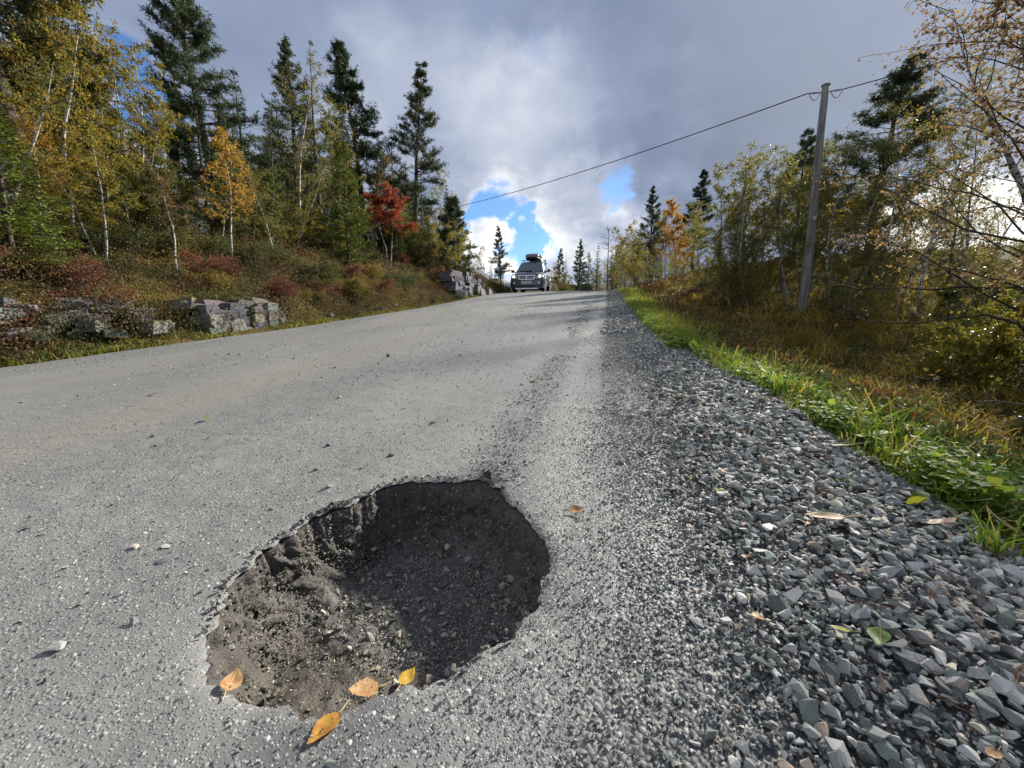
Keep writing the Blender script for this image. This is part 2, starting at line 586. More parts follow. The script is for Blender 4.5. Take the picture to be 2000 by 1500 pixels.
def make_pothole_mat():
    m, T = mat_new('pothole_soil')
    P = geo_pos(T)
    n1 = T.noise(P, 18, 6, .65); n2 = T.noise(P, 90, 4, .7)
    at = T.n('ShaderNodeVertexColor'); at.layer_name = 'col'
    s = T.n('ShaderNodeSeparateColor'); T.l(at.outputs[0], s.inputs[0])
    mud = T.ss(T.m('ADD', s.outputs[0], T.m('MULTIPLY', T.m('SUBTRACT', n1, .5), .9)), .42, .58)   # silt that settled in the low end
    soil = T.ramp(n1, [(.25, (.060, .057, .053)), (.5, (.098, .091, .082)), (.75, (.15, .137, .12))])
    silt = T.mix(n1, (.045, .039, .031), (.105, .090, .070))
    c = T.mix(mud, soil, silt)
    crust = T.ss(T.m('ADD', s.outputs[1], T.m('MULTIPLY', T.m('SUBTRACT', n2, .5), .8)), .35, .65)
    c = T.mix(T.m('MULTIPLY', crust, .8), c, T.mix(n2, (.030, .027, .023), (.100, .088, .074)))
    v = T.vor(P, 110, 'F1', 'Color'); d = T.vor(P, 110)
    r = T.n('ShaderNodeSeparateColor'); T.l(v, r.inputs[0])
    st = T.m('MULTIPLY', T.m('MULTIPLY', T.ss(r.outputs[0], .55, .6), T.ss(d, .5, .38)), T.m('SUBTRACT', 1.0, T.m('MULTIPLY', mud, .75)))
    c = T.mix(T.m('MULTIPLY', st, .8), c, T.ramp(r.outputs[1], [(0, (.03, .03, .03)), (.6, (.09, .085, .08)), (1, (.22, .20, .18))]))
    h = T.m('ADD', T.m('ADD', n2, T.m('MULTIPLY', n1, 1.5)), T.m('MULTIPLY', st, .6))
    finish(T, c, T.mix(mud, (.8, .8, .8), (.5, .5, .5)), T.bump(h, .8, .008), .35)
    return m


def col_attr_mat(name, rough=.8, spec=.3, bump=.4, bscale=60.0, var=.35, objcol=False, vein=True):
    m, T = mat_new(name)
    P = geo_pos(T)
    if objcol:
        c = T.n('ShaderNodeObjectInfo').outputs['Color']
    else:
        a = T.n('ShaderNodeVertexColor'); a.layer_name = 'col'; c = a.outputs[0]
    n1 = T.noise(P, bscale, 5, .65); n2 = T.noise(P, bscale * 4.5, 3, .7)
    k = T.m('ADD', 1 - var * .5, T.m('MULTIPLY', T.m('ADD', T.m('MULTIPLY', n1, .6), T.m('MULTIPLY', n2, .4)), var))
    c = T.mix(1.0, c, T.vm('SCALE', (1, 1, 1), k), 'MULTIPLY')
    if vein:
        vv = T.ss(T.m('ABSOLUTE', T.m('SUBTRACT', T.noise(P, bscale * .8, 2, .4, 1.5), .5)), .02, .0)
        c = T.mix(T.m('MULTIPLY', vv, .35), c, (.5, .5, .48))
    finish(T, c, rough, T.bump(T.m('ADD', n1, T.m('MULTIPLY', n2, .4)), bump, .006), spec)
    return m


def leaf_mat(name, trans=.38, rough=.45, spec=.35, hue=.0, objvar=.25):
    m, T = mat_new(name)
    a = T.n('ShaderNodeVertexColor'); a.layer_name = 'col'
    rnd = T.n('ShaderNodeObjectInfo').outputs['Random']
    k = T.m('ADD', 1 - objvar * .5, T.m('MULTIPLY', rnd, objvar))
    c = T.mix(1.0, a.outputs[0], T.vm('SCALE', (1, 1, 1), k), 'MULTIPLY')
    p = T.n('ShaderNodeBsdfPrincipled')
    T.l(c, p.inputs['Base Color'])
    p.inputs['Roughness'].default_value = rough
    p.inputs['Specular IOR Level'].default_value = spec
    tr = T.n('ShaderNodeBsdfTranslucent')
    T.l(T.mix(1.0, c, (1.15, 1.15, .8), 'MULTIPLY'), tr.inputs[0])
    mx = T.n('ShaderNodeMixShader')
    mx.inputs[0].default_value = trans
    T.l(p.outputs[0], mx.inputs[1]); T.l(tr.outputs[0], mx.inputs[2])
    o = T.n('ShaderNodeOutputMaterial')
    T.l(mx.outputs[0], o.inputs[0])
    return m


def bark_mat(name, a, b, scale=14.0, stretch=(1, 1, .25), bump=.6, lo=.4, hi=.62):
    m, T = mat_new(name)
    t = T.n('ShaderNodeTexCoord').outputs['Object']
    n1 = T.noise(T.vm('MULTIPLY', t, stretch), scale, 5, .65)
    finish(T, T.mix(T.ss(n1, lo, hi), a, b), .85, T.bump(n1, bump, .02), .2)
    return m


def make_ground_mat():
    m, T = mat_new('moss_and_litter')
    P = geo_pos(T)
    n0 = T.noise(P, .8, 4, .6); n1 = T.noise(P, 4, 6, .65); n2 = T.noise(P, 30, 5, .7)
    c = T.ramp(n1, [(.25, (.035, .028, .014)), (.42, (.075, .05, .022)), (.55, (.085, .08, .022)), (.7, (.14, .075, .03)), (.85, (.06, .07, .02))])
    c = T.mix(T.ss(n0, .4, .65), c, T.ramp(n2, [(.3, (.04, .035, .014)), (.55, (.13, .10, .03)), (.75, (.19, .12, .05))]))
    finish(T, c, .95, T.bump(T.m('ADD', n2, n1), 1.0, .06), .1)
    return m


def make_rock_mat():
    m, T = mat_new('lichened_rock')
    P = geo_pos(T)
    a = T.n('ShaderNodeObjectInfo').outputs['Color']
    n1 = T.noise(P, 7, 6, .65); n2 = T.noise(P, 45, 5, .7)
    k = T.m('ADD', .55, T.m('MULTIPLY', n2, .9))
    c = T.mix(1.0, a, T.vm('SCALE', (1, 1, 1), k), 'MULTIPLY')
    c = T.mix(T.m('MULTIPLY', T.ss(n1, .57, .70), .35), c, (.22, .22, .20))       # pale lichen
    c = T.mix(T.m('MULTIPLY', T.ss(T.noise(P, 16, 4), .6, .68), .7), c, (.035, .033, .03))
    nz = T.n('ShaderNodeSeparateXYZ'); T.l(T.n('ShaderNodeNewGeometry').outputs['Normal'], nz.inputs[0])
    moss = T.m('MULTIPLY', T.ss(nz.outputs[2], .55, .9), T.ss(n1, .42, .55))
    c = T.mix(T.m('MULTIPLY', moss, .75), c, T.mix(n2, (.07, .075, .015), (.20, .17, .03)))
    finish(T, c, .85, T.bump(T.m('ADD', n2, n1), .55, .010), .25)
    return m


M_ROAD = make_road_mat()
M_HOLE = make_pothole_mat()
M_STONE = col_attr_mat('crushed_stone', .82, .2, .5, 110, .6)
M_STONE_O = col_attr_mat('crushed_stone_single', .8, .22, .5, 110, .6, objcol=True)
M_GROUND = make_ground_mat()
M_ROCK = make_rock_mat()
M_LEAF = leaf_mat('autumn_leaves', .45, .5, .25)
M_NEEDLE = leaf_mat('needles', .20, .65, .12, objvar=.3)
M_COVER = leaf_mat('heath_leaves', .28, .6, .2)
M_GRASS = leaf_mat('grass_blades', .45, .6, .18)
M_GLOSS = leaf_mat('glossy_leaves', .40, .40, .45)
M_BIRCH = bark_mat('birch_bark', (.05, .045, .04), (.44, .42, .385), 9, (1, 1, 2.2), .3, .40, .52)
M_PINE = bark_mat('pine_bark', (.05, .042, .036), (.15, .105, .075), 16, (1, 1, .3), .8)
M_TWIG = bark_mat('twig_bark', (.045, .038, .032), (.10, .085, .07), 20, (1, 1, .4), .4)

# ------------------------------------------------------------------ ground, road, pothole, shoulder
def grid_mesh(name, xs, ys, zf, mat, smooth=True, shift=True):
    Xg, Yg = np.meshgrid(xs, ys)
    if shift:
        Xg = Xg + xc(Yg)
    Zg = zf(Xg, Yg)
    nx, ny = len(xs), len(ys)
    idx = np.arange(nx * ny).reshape(ny, nx)
    q = np.stack([idx[:-1, :-1], idx[:-1, 1:], idx[1:, 1:], idx[1:, :-1]], -1).reshape(-1, 4)
    F = np.concatenate([q[:, [0, 1, 2]], q[:, [0, 2, 3]]])
    return tri_mesh(name, np.stack([Xg, Yg, Zg], -1).reshape(-1, 3), F, None, mat, smooth)


def graded(a, b, fine_lo, fine_hi, step, g=1.12, mx=60.0):
    out = list(np.arange(fine_lo, fine_hi + 1e-6, step))
    s = step; v = fine_hi
    while v < b:
        s = min(s * g, mx); v = min(v + s, b); out.append(v)
    s = step; v = fine_lo; pre = []
    while v > a:
        s = min(s * g, mx); v = max(v - s, a); pre.append(v)
    return np.array(pre[::-1] + out)


gx = graded(-900, 900, -11, 9, .11)
gy = graded(-60, 1500, 0, 26, .13)
ground_o = obj('ground', grid_mesh('ground', gx, gy, ground, M_GROUND, shift=False), kind='structure')

# pothole rim, metres, seen from above
RIM = np.array([(-0.729, 0.530), (-0.671, 0.464), (-0.599, 0.419), (-0.503, 0.400), (-0.413, 0.403), (-0.358, 0.428), (-0.314, 0.469), (-0.267, 0.498), (-0.220, 0.535), (-0.161, 0.597), (-0.119, 0.675), (-0.116, 0.760), (-0.114, 0.827), (-0.157, 0.917), (-0.254, 1.034), (-0.330, 1.128), (-0.400, 1.160), (-0.453, 1.136), (-0.540, 1.127), (-0.618, 1.097), (-0.694, 1.038), (-0.733, 0.938), (-0.777, 0.861), (-0.789, 0.765), (-0.799, 0.683), (-0.774, 0.600)])
PC = np.array([-.455, .76])
_rt = np.arctan2(RIM[:, 1] - PC[1], RIM[:, 0] - PC[0]); _rr = np.hypot(RIM[:, 0] - PC[0], RIM[:, 1] - PC[1])
_o = np.argsort(_rt); _rt = _rt[_o]; _rr = _rr[_o]
_rt3 = np.concatenate([_rt - 2 * np.pi, _rt, _rt + 2 * np.pi]); _rr3 = np.tile(_rr, 3)


def rimR(th):
    r = np.interp(th, _rt3, _rr3)
    c, s = np.cos(th), np.sin(th)
    left = .5 - .5 * c
    return r * (1 + .05 * fbm(c * 6 + 9, s * 6, 41, 4)) + (.012 + .012 * left) * fbm(c * 14, s * 14 + 3, 43, 4)


def rimS(th):
    """the rim without its small bites: what the walls follow lower down"""
    c, s = np.cos(th), np.sin(th)
    return np.interp(th, _rt3, _rr3) * (1 + .05 * fbm(c * 2.5 + 9, s * 2.5, 41, 2))


def rimB(th, k):
    a = rimS(th)
    return a + (rimR(th) - a) * ss(.82, .99, k)


def make_road():
    xs = graded(-5.95, .16, -1.5, .16, .0095, 1.07, .10)
    ys = graded(-8, 70, .22, 1.55, .0095, 1.06, .8)
    Xg, Yg = np.meshgrid(xs, ys); Xg = Xg + xc(Yg)
    nx, ny = len(xs), len(ys)
    dx, dy = Xg - PC[0], Yg - PC[1]
    th = np.arctan2(dy, dx); r = np.hypot(dx, dy); R = rimR(th)
    inside = r < R
    idx = np.arange(nx * ny).reshape(ny, nx)
    q = np.stack([idx[:-1, :-1], idx[:-1, 1:], idx[1:, 1:], idx[1:, :-1]], -1).reshape(-1, 4)
    ins = inside.ravel()[q]
    q = q[~ins.all(1)]
    # the corners that fall inside slide out to the rim
    s = inside
    Xg = np.where(s, PC[0] + np.cos(th) * R, Xg); Yg = np.where(s, PC[1] + np.sin(th) * R, Yg)
    e = np.where(s, 0, r - R)
    Zg = zroad(Xg, Yg) - .007 * np.exp(-e / .012) - .006 * np.exp(-e / .06) * (.5 + fbm(Xg * 14, Yg * 14, 44, 2))
    near = np.exp(-np.clip(Yg - 1.0, 0, 9) / 1.5)
    Zg = Zg + .0018 * fbm(Xg * 38, Yg * 38, 45, 3) * near
    F = np.concatenate([q[:, [0, 1, 2]], q[:, [0, 2, 3]]])
    V = np.stack([Xg, Yg, Zg], -1).reshape(-1, 3)
    use = np.zeros(len(V), bool); use[F] = True
    mp = np.cumsum(use) - 1
    return tri_mesh('road', V[use], mp[F], None, M_ROAD, True)


road_o = obj('road', make_road(), kind='structure')


def hole_depth(x, y):
    """depth of the pothole floor below the road"""
    d = .160 + .03 * ss(.5, 1.05, y) - .035 * ss(.62, .40, y) + .02 * ss(-.45, -.7, x)
    return d + .012 * fbm(x * 9, y * 9, 51, 3) + .006 * fbm(x * 34, y * 34, 52, 3)


HK = np.array([1.035, 1.012, 1.0, .985, .968, .95, .93, .905, .875, .84, .80])
HD = np.array([-.0, .015, .06, .22, .40, .56, .70, .83, .92, .97, 1.0])


def hole_z(x, y):
    dx, dy = x - PC[0], y - PC[1]
    th = np.arctan2(dy, dx); R = rimB(th, np.hypot(dx, dy) / rimS(th))
    k = np.hypot(dx, dy) / R
    wide = 1 + 1.5 * np.exp(-((np.abs(np.arctan2(np.sin(th - 2.95), np.cos(th - 2.95)))) / .75) ** 2)
    kk = 1 - (1 - k) / wide
    f = np.interp(-np.where(k > 1, k, kk), -HK, HD)
    base = zroad(x, y) - .011
    return base - f * hole_depth(x, y), f


def make_pothole():
    nt = 560
    th = np.linspace(0, 2 * np.pi, nt, endpoint=False)
    k = np.concatenate([np.linspace(1.035, 1.0, 4), np.linspace(.994, .70, 46), np.linspace(.68, .04, 44)])
    T_, K_ = np.meshgrid(th, k)
    R = rimB(T_, K_)
    x = PC[0] + np.cos(T_) * R * K_; y = PC[1] + np.sin(T_) * R * K_
    z_, f = hole_z(x, y)
    wall = np.clip(4 * f * (1 - f), 0, 1)
    lump = .030 * fbm(x * 26 + z_ * 20, y * 26 + z_ * 14, 53, 4) + .009 * fbm(x * 80, y * 80 + z_ * 60, 54, 3)
    z_ = z_ + lump * np.where(K_ > 1.0, 0, np.clip(.22 + 1.1 * wall, 0, 1)) 
    rad_ = .022 * wall * fbm(x * 40 + 5, y * 40 + z_ * 50, 55, 3)
    x = x + np.cos(T_) * rad_; y = y + np.sin(T_) * rad_
    z_ = np.where(K_ > 1.0, z_ - .006, z_)
    V = np.stack([x, y, z_], -1).reshape(-1, 3)
    mud = ss(.78, .50, y + .25 * x + .10) * ss(-.10, -.35, x + (.42 - y) * .2) * (f > .55)
    crust = wall * ss(-.3, -.6, x) + .8 * (f < .12)
    colr = np.stack([mud, crust, np.zeros_like(mud)], -1).reshape(-1, 3)
    nk = len(k)
    i = (np.arange(nk - 1) * nt)[:, None]; j = np.arange(nt)[None]; j2 = (j + 1) % nt
    q = np.stack([i + j, i + nt + j, i + nt + j2, i + j2], -1).reshape(-1, 4)
    F = np.concatenate([q[:, [0, 1, 2]], q[:, [0, 2, 3]]])
    # close the middle
    V = np.concatenate([V, [[PC[0], PC[1], float(V[(nk - 1) * nt:, 2].mean())]]]); colr = np.concatenate([colr, [[0, 0, 0]]])
    c0 = len(V) - 1; jj = np.arange(nt)
    F = np.concatenate([F, np.stack([(nk - 1) * nt + jj, np.full(nt, c0), (nk - 1) * nt + (jj + 1) % nt], 1)])
    return tri_mesh('pothole', V, F, colr, M_HOLE, True)


hole_o = obj('pothole', make_pothole(), road_o)
hole_o['label'] = 'deep broken-edged pothole with silt and stones at its bottom'

sx = np.linspace(-.085, 1.35, 60)
sy = graded(-8, 70, .1, 4.0, .03, 1.06, .8)


def _shoulder_z(x, y):
    """bed under the loose stones: rises out of the road surface along a wavering line"""
    X = x - xc(y)
    inner = zroad(x, y) - .008 + .016 * ss(-.13, .11, X + .12 * fbm(x * 1.5, y * 1.4, 33, 4))
    t = ss(.12, .34, X)
    return inner * (1 - t) + (zshoulder(x, y) - .014) * t


def make_fines_mat():
    m, T = mat_new('shoulder_fines')
    P = geo_pos(T)
    v = T.vor(P, 120, 'F1', 'Color'); d = T.vor(P, 120)
    r = T.n('ShaderNodeSeparateColor'); T.l(v, r.inputs[0])
    c = T.ramp(r.outputs[0], [(0, (.05, .052, .053)), (.5, (.115, .12, .118)), (.85, (.21, .212, .20)), (1, (.38, .37, .35))])
    c = T.mix(T.m('MULTIPLY', T.ss(d, .40, .65), .8), c, (.055, .055, .053))
    s = T.n('ShaderNodeSeparateXYZ'); T.l(P, s.inputs[0])
    dust = T.ss(T.m('SUBTRACT', T.m('ADD', r.outputs[2], T.m('MULTIPLY', T.m('SUBTRACT', T.noise(P, 9, 4), .5), .8)), T.ss(T.m('ADD', s.outputs[0], T.m('MULTIPLY', T.m('SUBTRACT', T.noise(P, 2.2, 4, .6), .5), .5)), -.14, .26)), -.05, .05)   # road dust between the first stones
    c = T.mix(dust, c, (.185, .186, .172))
    finish(T, c, .66, T.bump(T.m('SUBTRACT', 1.0, d), .6, .006), .42)
    return m


M_FINES = make_fines_mat()
_me = grid_mesh('gravel_shoulder', sx, sy, _shoulder_z, M_FINES)
shoulder_o = obj('gravel_shoulder', _me, kind='structure')

# ------------------------------------------------------------------ stones and grit
PAL = np.array([(.083, .088, .085), (.125, .132, .126), (.182, .188, .176), (.138, .163, .142), (.25, .25, .232), (.34, .335, .31), (.47, .465, .44), (.42, .36, .28), (.60, .54, .48), (.25, .19, .145)])
PALW = np.array([.17, .18, .16, .11, .12, .10, .06, .05, .03, .03]); PALW = PALW / PALW.sum()


def stone_cols(n, w=PALW):
    c = PAL[rng.choice(len(PAL), n, p=w)]
    return np.minimum(c * (1.08 + .6 * rng.random((n, 1))), np.array([.52, .50, .47]))


def lay(n, xy, zf, size, flat_tilt=.35, tmpl=CHIPS, sink=.15):
    yaw = rng.random(n) * 6.283
    R = rotmats(yaw, rng.normal(0, flat_tilt, n), rng.normal(0, flat_tilt, n))
    s = np.stack([size, size * (.75 + .4 * rng.random(n)), size * (.7 + .4 * rng.random(n))], 1) * .5
    zz = zf(xy[:, 0], xy[:, 1]) + s[:, 2] * (.5 - sink * 2 * rng.random(n))
    pos = np.column_stack([xy, zz])
    return dict(pos=pos, R=R, s=s, ti=rng.integers(0, len(tmpl), n), yaw=yaw)


def merge(parts):
    return {k: np.concatenate([p[k] for p in parts]) for k in parts[0]}


def size_on_screen(pos, s):
    d = np.linalg.norm(pos - np.array([0, 0, CAM_H]), axis=1)
    return s.max(1) / d


def single_stones(L, sel, col, tmeshes, parent, name='stone'):
    for i in sel:
        k = int(L['ti'][i])
        o = obj(name, tmeshes[k], parent)
        Mx = Matrix(L['R'][i].tolist()).to_4x4()
        o.matrix_local = Matrix.Translation(L['pos'][i].tolist()) @ Mx @ Matrix.Diagonal(list(L['s'][i]) + [1.0])
        o.color = tuple(float(v) for v in col[i]) + (1.0,)


def on_road(xy):
    th = np.arctan2(xy[:, 1] - PC[1], xy[:, 0] - PC[0])
    return np.hypot(xy[:, 0] - PC[0], xy[:, 1] - PC[1]) > rimR(th) * 1.03


CHIP_ME = [tri_mesh('stone', v, f, None, M_STONE_O) for v, f in CHIPS]

# --- shoulder: coarse crushed stone outside, finer towards the road
parts = []
def shoulder_xy(n, y0, y1, xa, xb, pw=1.0):
    y = y0 + (y1 - y0) * rng.random(n) ** pw
    return np.column_stack([xa + (xb - xa) * rng.random(n), y])


xy = shoulder_xy(17000, .12, 1.9, -.24, 1.12)
def wob(xy):
    return xy[:, 0] + .09 * fbm(xy[:, 1] * 1.9, xy[:, 0] * .7, 36, 4) + .03 * rng.normal(size=len(xy))


def dusty(col, xw):
    f = (.55 * ss(.16, -.2, xw))[:, None]
    return col * (1 - f) + np.array([.185, .184, .170]) * (.8 + .4 * rng.random((len(col), 1))) * f


keep = rng.random(len(xy)) < ss(-.26, .20, wob(xy)) ** 1.6
xy = xy[keep]
sz = (.006 + .0125 * ss(.04, .55, xy[:, 0] + .05 * rng.normal(size=len(xy)))) * np.exp(rng.normal(0, .48, len(xy)))
sz = np.clip(sz, .004, .045)
parts.append(lay(len(xy), xy, zshoulder, sz, .38))
xy = shoulder_xy(300, .25, 1.9, .3, 1.05)
parts.append(lay(len(xy), xy, zshoulder, .024 + .026 * rng.random(len(xy)) ** 1.6, .3, sink=0.0))
xy = shoulder_xy(8600, 1.9, 5.2, -.2, 1.0)
xy = xy[rng.random(len(xy)) < ss(-.22, .16, wob(xy)) ** 1.6]
xy[:, 0] *= 1 - .28 * ss(2.2, 4.5, xy[:, 1])
sz = (.012 + .016 * ss(.1, .5, xy[:, 0])) * np.exp(rng.normal(0, .32, len(xy)))
parts.append(lay(len(xy), xy, zshoulder, sz, .3))
xy = shoulder_xy(8200, 5.2, 22, -.25, .66, 1.5)
xy = xy[rng.random(len(xy)) < ss(-.26, .14, wob(xy)) ** 1.6]
parts.append(lay(len(xy), xy, zshoulder, .026 * np.exp(rng.normal(0, .3, len(xy))) * (1 + xy[:, 1] / 25), .3))
SH = merge(parts)
sh_col = dusty(stone_cols(len(SH['pos'])), wob(SH['pos']))
big = np.argsort(-size_on_screen(SH['pos'], SH['s']))
# the largest ones the camera sees
fwd = np.array([-math.sin(rad(13.8)) * math.cos(rad(8)), math.cos(rad(13.8)) * math.cos(rad(8)), -math.sin(rad(8))])
rgt = np.array([math.cos(rad(13.8)), math.sin(rad(13.8)), 0.0]); upv = np.cross(rgt, fwd)


def in_frame(p, m=1.0):
    v = p - np.array([0, 0, CAM_H]); zc = v @ fwd
    return (zc > .1) & (abs(v @ rgt) < zc * 1.3316 * m) & (abs(v @ upv) < zc * .9987 * m)


vis = in_frame(SH['pos'])
sel = [i for i in big if vis[i]][:300]
single_stones(SH, sel, sh_col, CHIP_ME, shoulder_o)
rest = np.ones(len(SH['pos']), bool); rest[sel] = False
A = Acc()
r_ = np.where(rest)[0]
stamp(A, CHIPS, SH['pos'][r_], SH['R'][r_], SH['s'][r_], SH['ti'][r_], sh_col[r_])
# fines
xy = np.concatenate([shoulder_xy(36000, .1, 2.0, -.42, .55), shoulder_xy(13000, 2.0, 6.0, -.42, .45), shoulder_xy(5000, 6.0, 20.0, -.42, .35)])
xw = wob(xy)
d_ = ss(-.42, .10, xw) ** 1.5 * (1 - .6 * ss(.3, .6, xy[:, 0]))
ok_ = (rng.random(len(xy)) < d_) & on_road(xy)
xy, xw = xy[ok_], xw[ok_]
sz = .0042 * np.exp(rng.normal(0, .32, len(xy))) * (1 + .8 * ss(-.25, .25, xw)) * (1 + .45 * ss(1.2, 4, xy[:, 1]) + 2.0 * ss(4, 14, xy[:, 1]))
Lf = lay(len(xy), xy, lambda a, b_: np.maximum(_shoulder_z(a, b_), zroad(a, b_)) + .008 * ss(.2, .4, a), sz, .6, GRIT, .12)
stamp(A, GRIT, Lf['pos'], Lf['R'], Lf['s'], Lf['ti'], dusty(stone_cols(len(xy)), xw))
obj('gravel', A.mesh('gravel', M_STONE), shoulder_o, kind='stuff')

# --- grit and loose stones lying on the road
def road_density(x, y):
    w = x + .5 * fbm(x * .3, y * .15, 61, 3)
    return np.clip(.30 + .75 * np.exp(-((w + 1.5) / .7) ** 2) + 1.6 * np.exp(-((x + .36) / .09) ** 2) * (y > 1.0) + .8 * np.exp(-((w + 5.1) / .5) ** 2) + .5 * np.exp(-((w + 3.2) / .35) ** 2), 0, 1.6) * (.4 + 1.2 * vn(x * 3, y * 2, 62)) * (1 - .75 * np.exp(-((x + .13) / .1) ** 2))


GP = np.array([.16, .17, .15, .08, .14, .12, .08, .06, .03, .01]); GP = GP / GP.sum()
A = Acc()
for n, y0, y1, x0, s0 in ((30000, .2, 2.2, -3.2, .0044), (15000, 2.2, 7.5, -5.5, .0085), (7000, 7.5, 20, -5.5, .016)):
    xy = np.column_stack([x0 * rng.random(n) + .02, y0 + (y1 - y0) * rng.random(n) ** 1.2])
    xy = xy[(rng.random(n) < road_density(xy[:, 0], xy[:, 1])) & on_road(xy)]
    sz = s0 * np.exp(rng.normal(0, .38, len(xy)))
    Lg = lay(len(xy), xy, zroad, sz, .5, GRIT, .28)
    stamp(A, GRIT, Lg['pos'], Lg['R'], Lg['s'], Lg['ti'], stone_cols(len(xy), GP) * .72)
# the windrow of loose dark stones left between the tracks
n = 5200
y = 1.15 + 11 * rng.random(n) ** 1.7
xy = np.column_stack([-.37 - .02 * y + .05 * fbm(y * .8, y * .1, 63, 3) + (.055 + .006 * y) * rng.normal(size=n), y])
xy = xy[on_road(xy) & (vn(xy[:, 0] * 5, xy[:, 1] * 1.6, 64) > .36)]
Lg = lay(len(xy), xy, zroad, .0055 * np.exp(rng.normal(0, .45, len(xy))) * (1 + .16 * xy[:, 1]), .5, GRIT, .15)
stamp(A, GRIT, Lg['pos'], Lg['R'], Lg['s'], Lg['ti'], stone_cols(len(xy)) * .75)
obj('grit', A.mesh('grit', M_STONE), road_o, kind='stuff')

n = 420
xy = np.column_stack([-5.3 * rng.random(n) ** .8, .3 + 7 * rng.random(n) ** 1.6])
xy = xy[(rng.random(n) < road_density(xy[:, 0], xy[:, 1])) & on_road(xy)]
known = np.array([(-.93, .40), (-.86, .47), (-1.0, .62), (-1.05, .66), (-1.12, .64), (-.93, .86), (-.85, 1.0), (-.98, 1.1), (-1.4, 1.55), (-.42, 2.25), (-1.75, 2.6), (-1.5, 1.9), (-.78, 1.25), (-.33, .36), (-2.6, 3.0), (-1.9, 1.2)])
xy = np.concatenate([known, xy])
sz = .013 * np.exp(rng.normal(0, .35, len(xy))) * (1 + .10 * xy[:, 1])
sz[:len(known)] = .020 + .012 * rng.random(len(known))
LR = lay(len(xy), xy, zroad, sz, .3, CHIPS, .12)
rc = stone_cols(len(xy), GP) * .8
single_stones(LR, [i for i in range(len(xy)) if in_frame(LR['pos'][i])], rc, CHIP_ME, road_o)

# --- stones that fell into the pothole
n = 520
a_ = rng.random(n) * 6.283; k_ = np.sqrt(rng.random(n)) * .88
xy = np.column_stack([PC[0] + np.cos(a_) * rimR(a_) * k_, PC[1] + np.sin(a_) * rimR(a_) * k_])
gravelly = ss(.55, .75, xy[:, 1] + .35 * xy[:, 0] + .18) + .12
xy = xy[rng.random(n) < gravelly]
Lh = lay(len(xy), xy, lambda x, y: hole_z(x, y)[0], .0135 * np.exp(rng.normal(0, .42, len(xy))), .3, CHIPS, .06)
hc = stone_cols(len(xy), GP) * np.array([.72, .68, .62])
hc = hc * 1.0
single_stones(Lh, list(range(len(xy)))[:290], hc, CHIP_ME, hole_o)
n = 16000
a_ = rng.random(n) * 6.283; k_ = np.sqrt(rng.random(n)) * 1.0
xy = np.column_stack([PC[0] + np.cos(a_) * rimR(a_) * k_, PC[1] + np.sin(a_) * rimR(a_) * k_])
gravelly = .85 * ss(.50, .8, xy[:, 1] + .35 * xy[:, 0] + .18) + .6 * (k_ > .72) * (vn(xy[:, 0] * 30, xy[:, 1] * 30, 57) > .4) + .05
xy = xy[rng.random(n) < gravelly]
Lh = lay(len(xy), xy, lambda x, y: hole_z(x, y)[0], .0055 * np.exp(rng.normal(0, .35, len(xy))), .5, GRIT, .15)
A = Acc()
stamp(A, GRIT, Lh['pos'], Lh['R'], Lh['s'], Lh['ti'], stone_cols(len(xy), GP) * np.array([.8, .74, .66]))
# clods of the broken edge: on the walls and crumbled just outside the rim
n = 3400
a_ = rng.random(n) * 6.283; k_ = 1.03 - .30 * rng.random(n) ** 1.4
leftness = .5 - .5 * np.cos(a_)
ok = (rng.random(n) < .25 + .75 * leftness) & ~((a_ > 4.0) & (a_ < 5.4) & (k_ > .97))
a_, k_ = a_[ok], k_[ok]
xy = np.column_stack([PC[0] + np.cos(a_) * rimR(a_) * k_, PC[1] + np.sin(a_) * rimR(a_) * k_])
Lc = lay(len(xy), xy, lambda x, y: np.where(k_ > 1.0, zroad(x, y), hole_z(x, y)[0]), .0085 * np.exp(rng.normal(0, .45, len(xy))), .8, CHIPS, .2)
cc = np.array([(.060, .053, .045), (.10, .088, .072), (.14, .125, .105), (.045, .042, .039), (.19, .185, .17)])[rng.choice(5, len(xy))] * (.8 + .4 * rng.random((len(xy), 1)))
stamp(A, CHIPS, Lc['pos'], Lc['R'], Lc['s'], Lc['ti'], cc)
obj('loose_grit', A.mesh('loose_grit', M_STONE), hole_o, kind='stuff')

# ------------------------------------------------------------------ trees
def curve_path(p0, d0, length, n, r, wander=.12, pull=(0, 0, 0)):
    """a wandering path that starts at p0 towards d0"""
    p = np.array(p0, float); d = np.array(d0, float); d /= np.linalg.norm(d)
    out = [p.copy()]
    st = length / (n - 1)
    for i in range(n - 1):
        d = d + r.normal(0, wander, 3) + np.array(pull) / (n - 1)
        d /= np.linalg.norm(d)
        p = p + d * st
        out.append(p.copy())
    return np.array(out)


def path_at(path, t):
    x = np.clip(t, 0, 1) * (len(path) - 1)
    i = np.minimum(np.floor(x).astype(int), len(path) - 2)
    f = (x - i)[..., None]
    return path[i] * (1 - f) + path[i + 1] * f


def pick_cols(r, n, pal, w=None, jit=.3):
    pal = np.asarray(pal)
    c = pal[r.choice(len(pal), n, p=None if w is None else np.array(w) / sum(w))]
    return c * (1 - jit / 2 + jit * r.random((n, 1)))


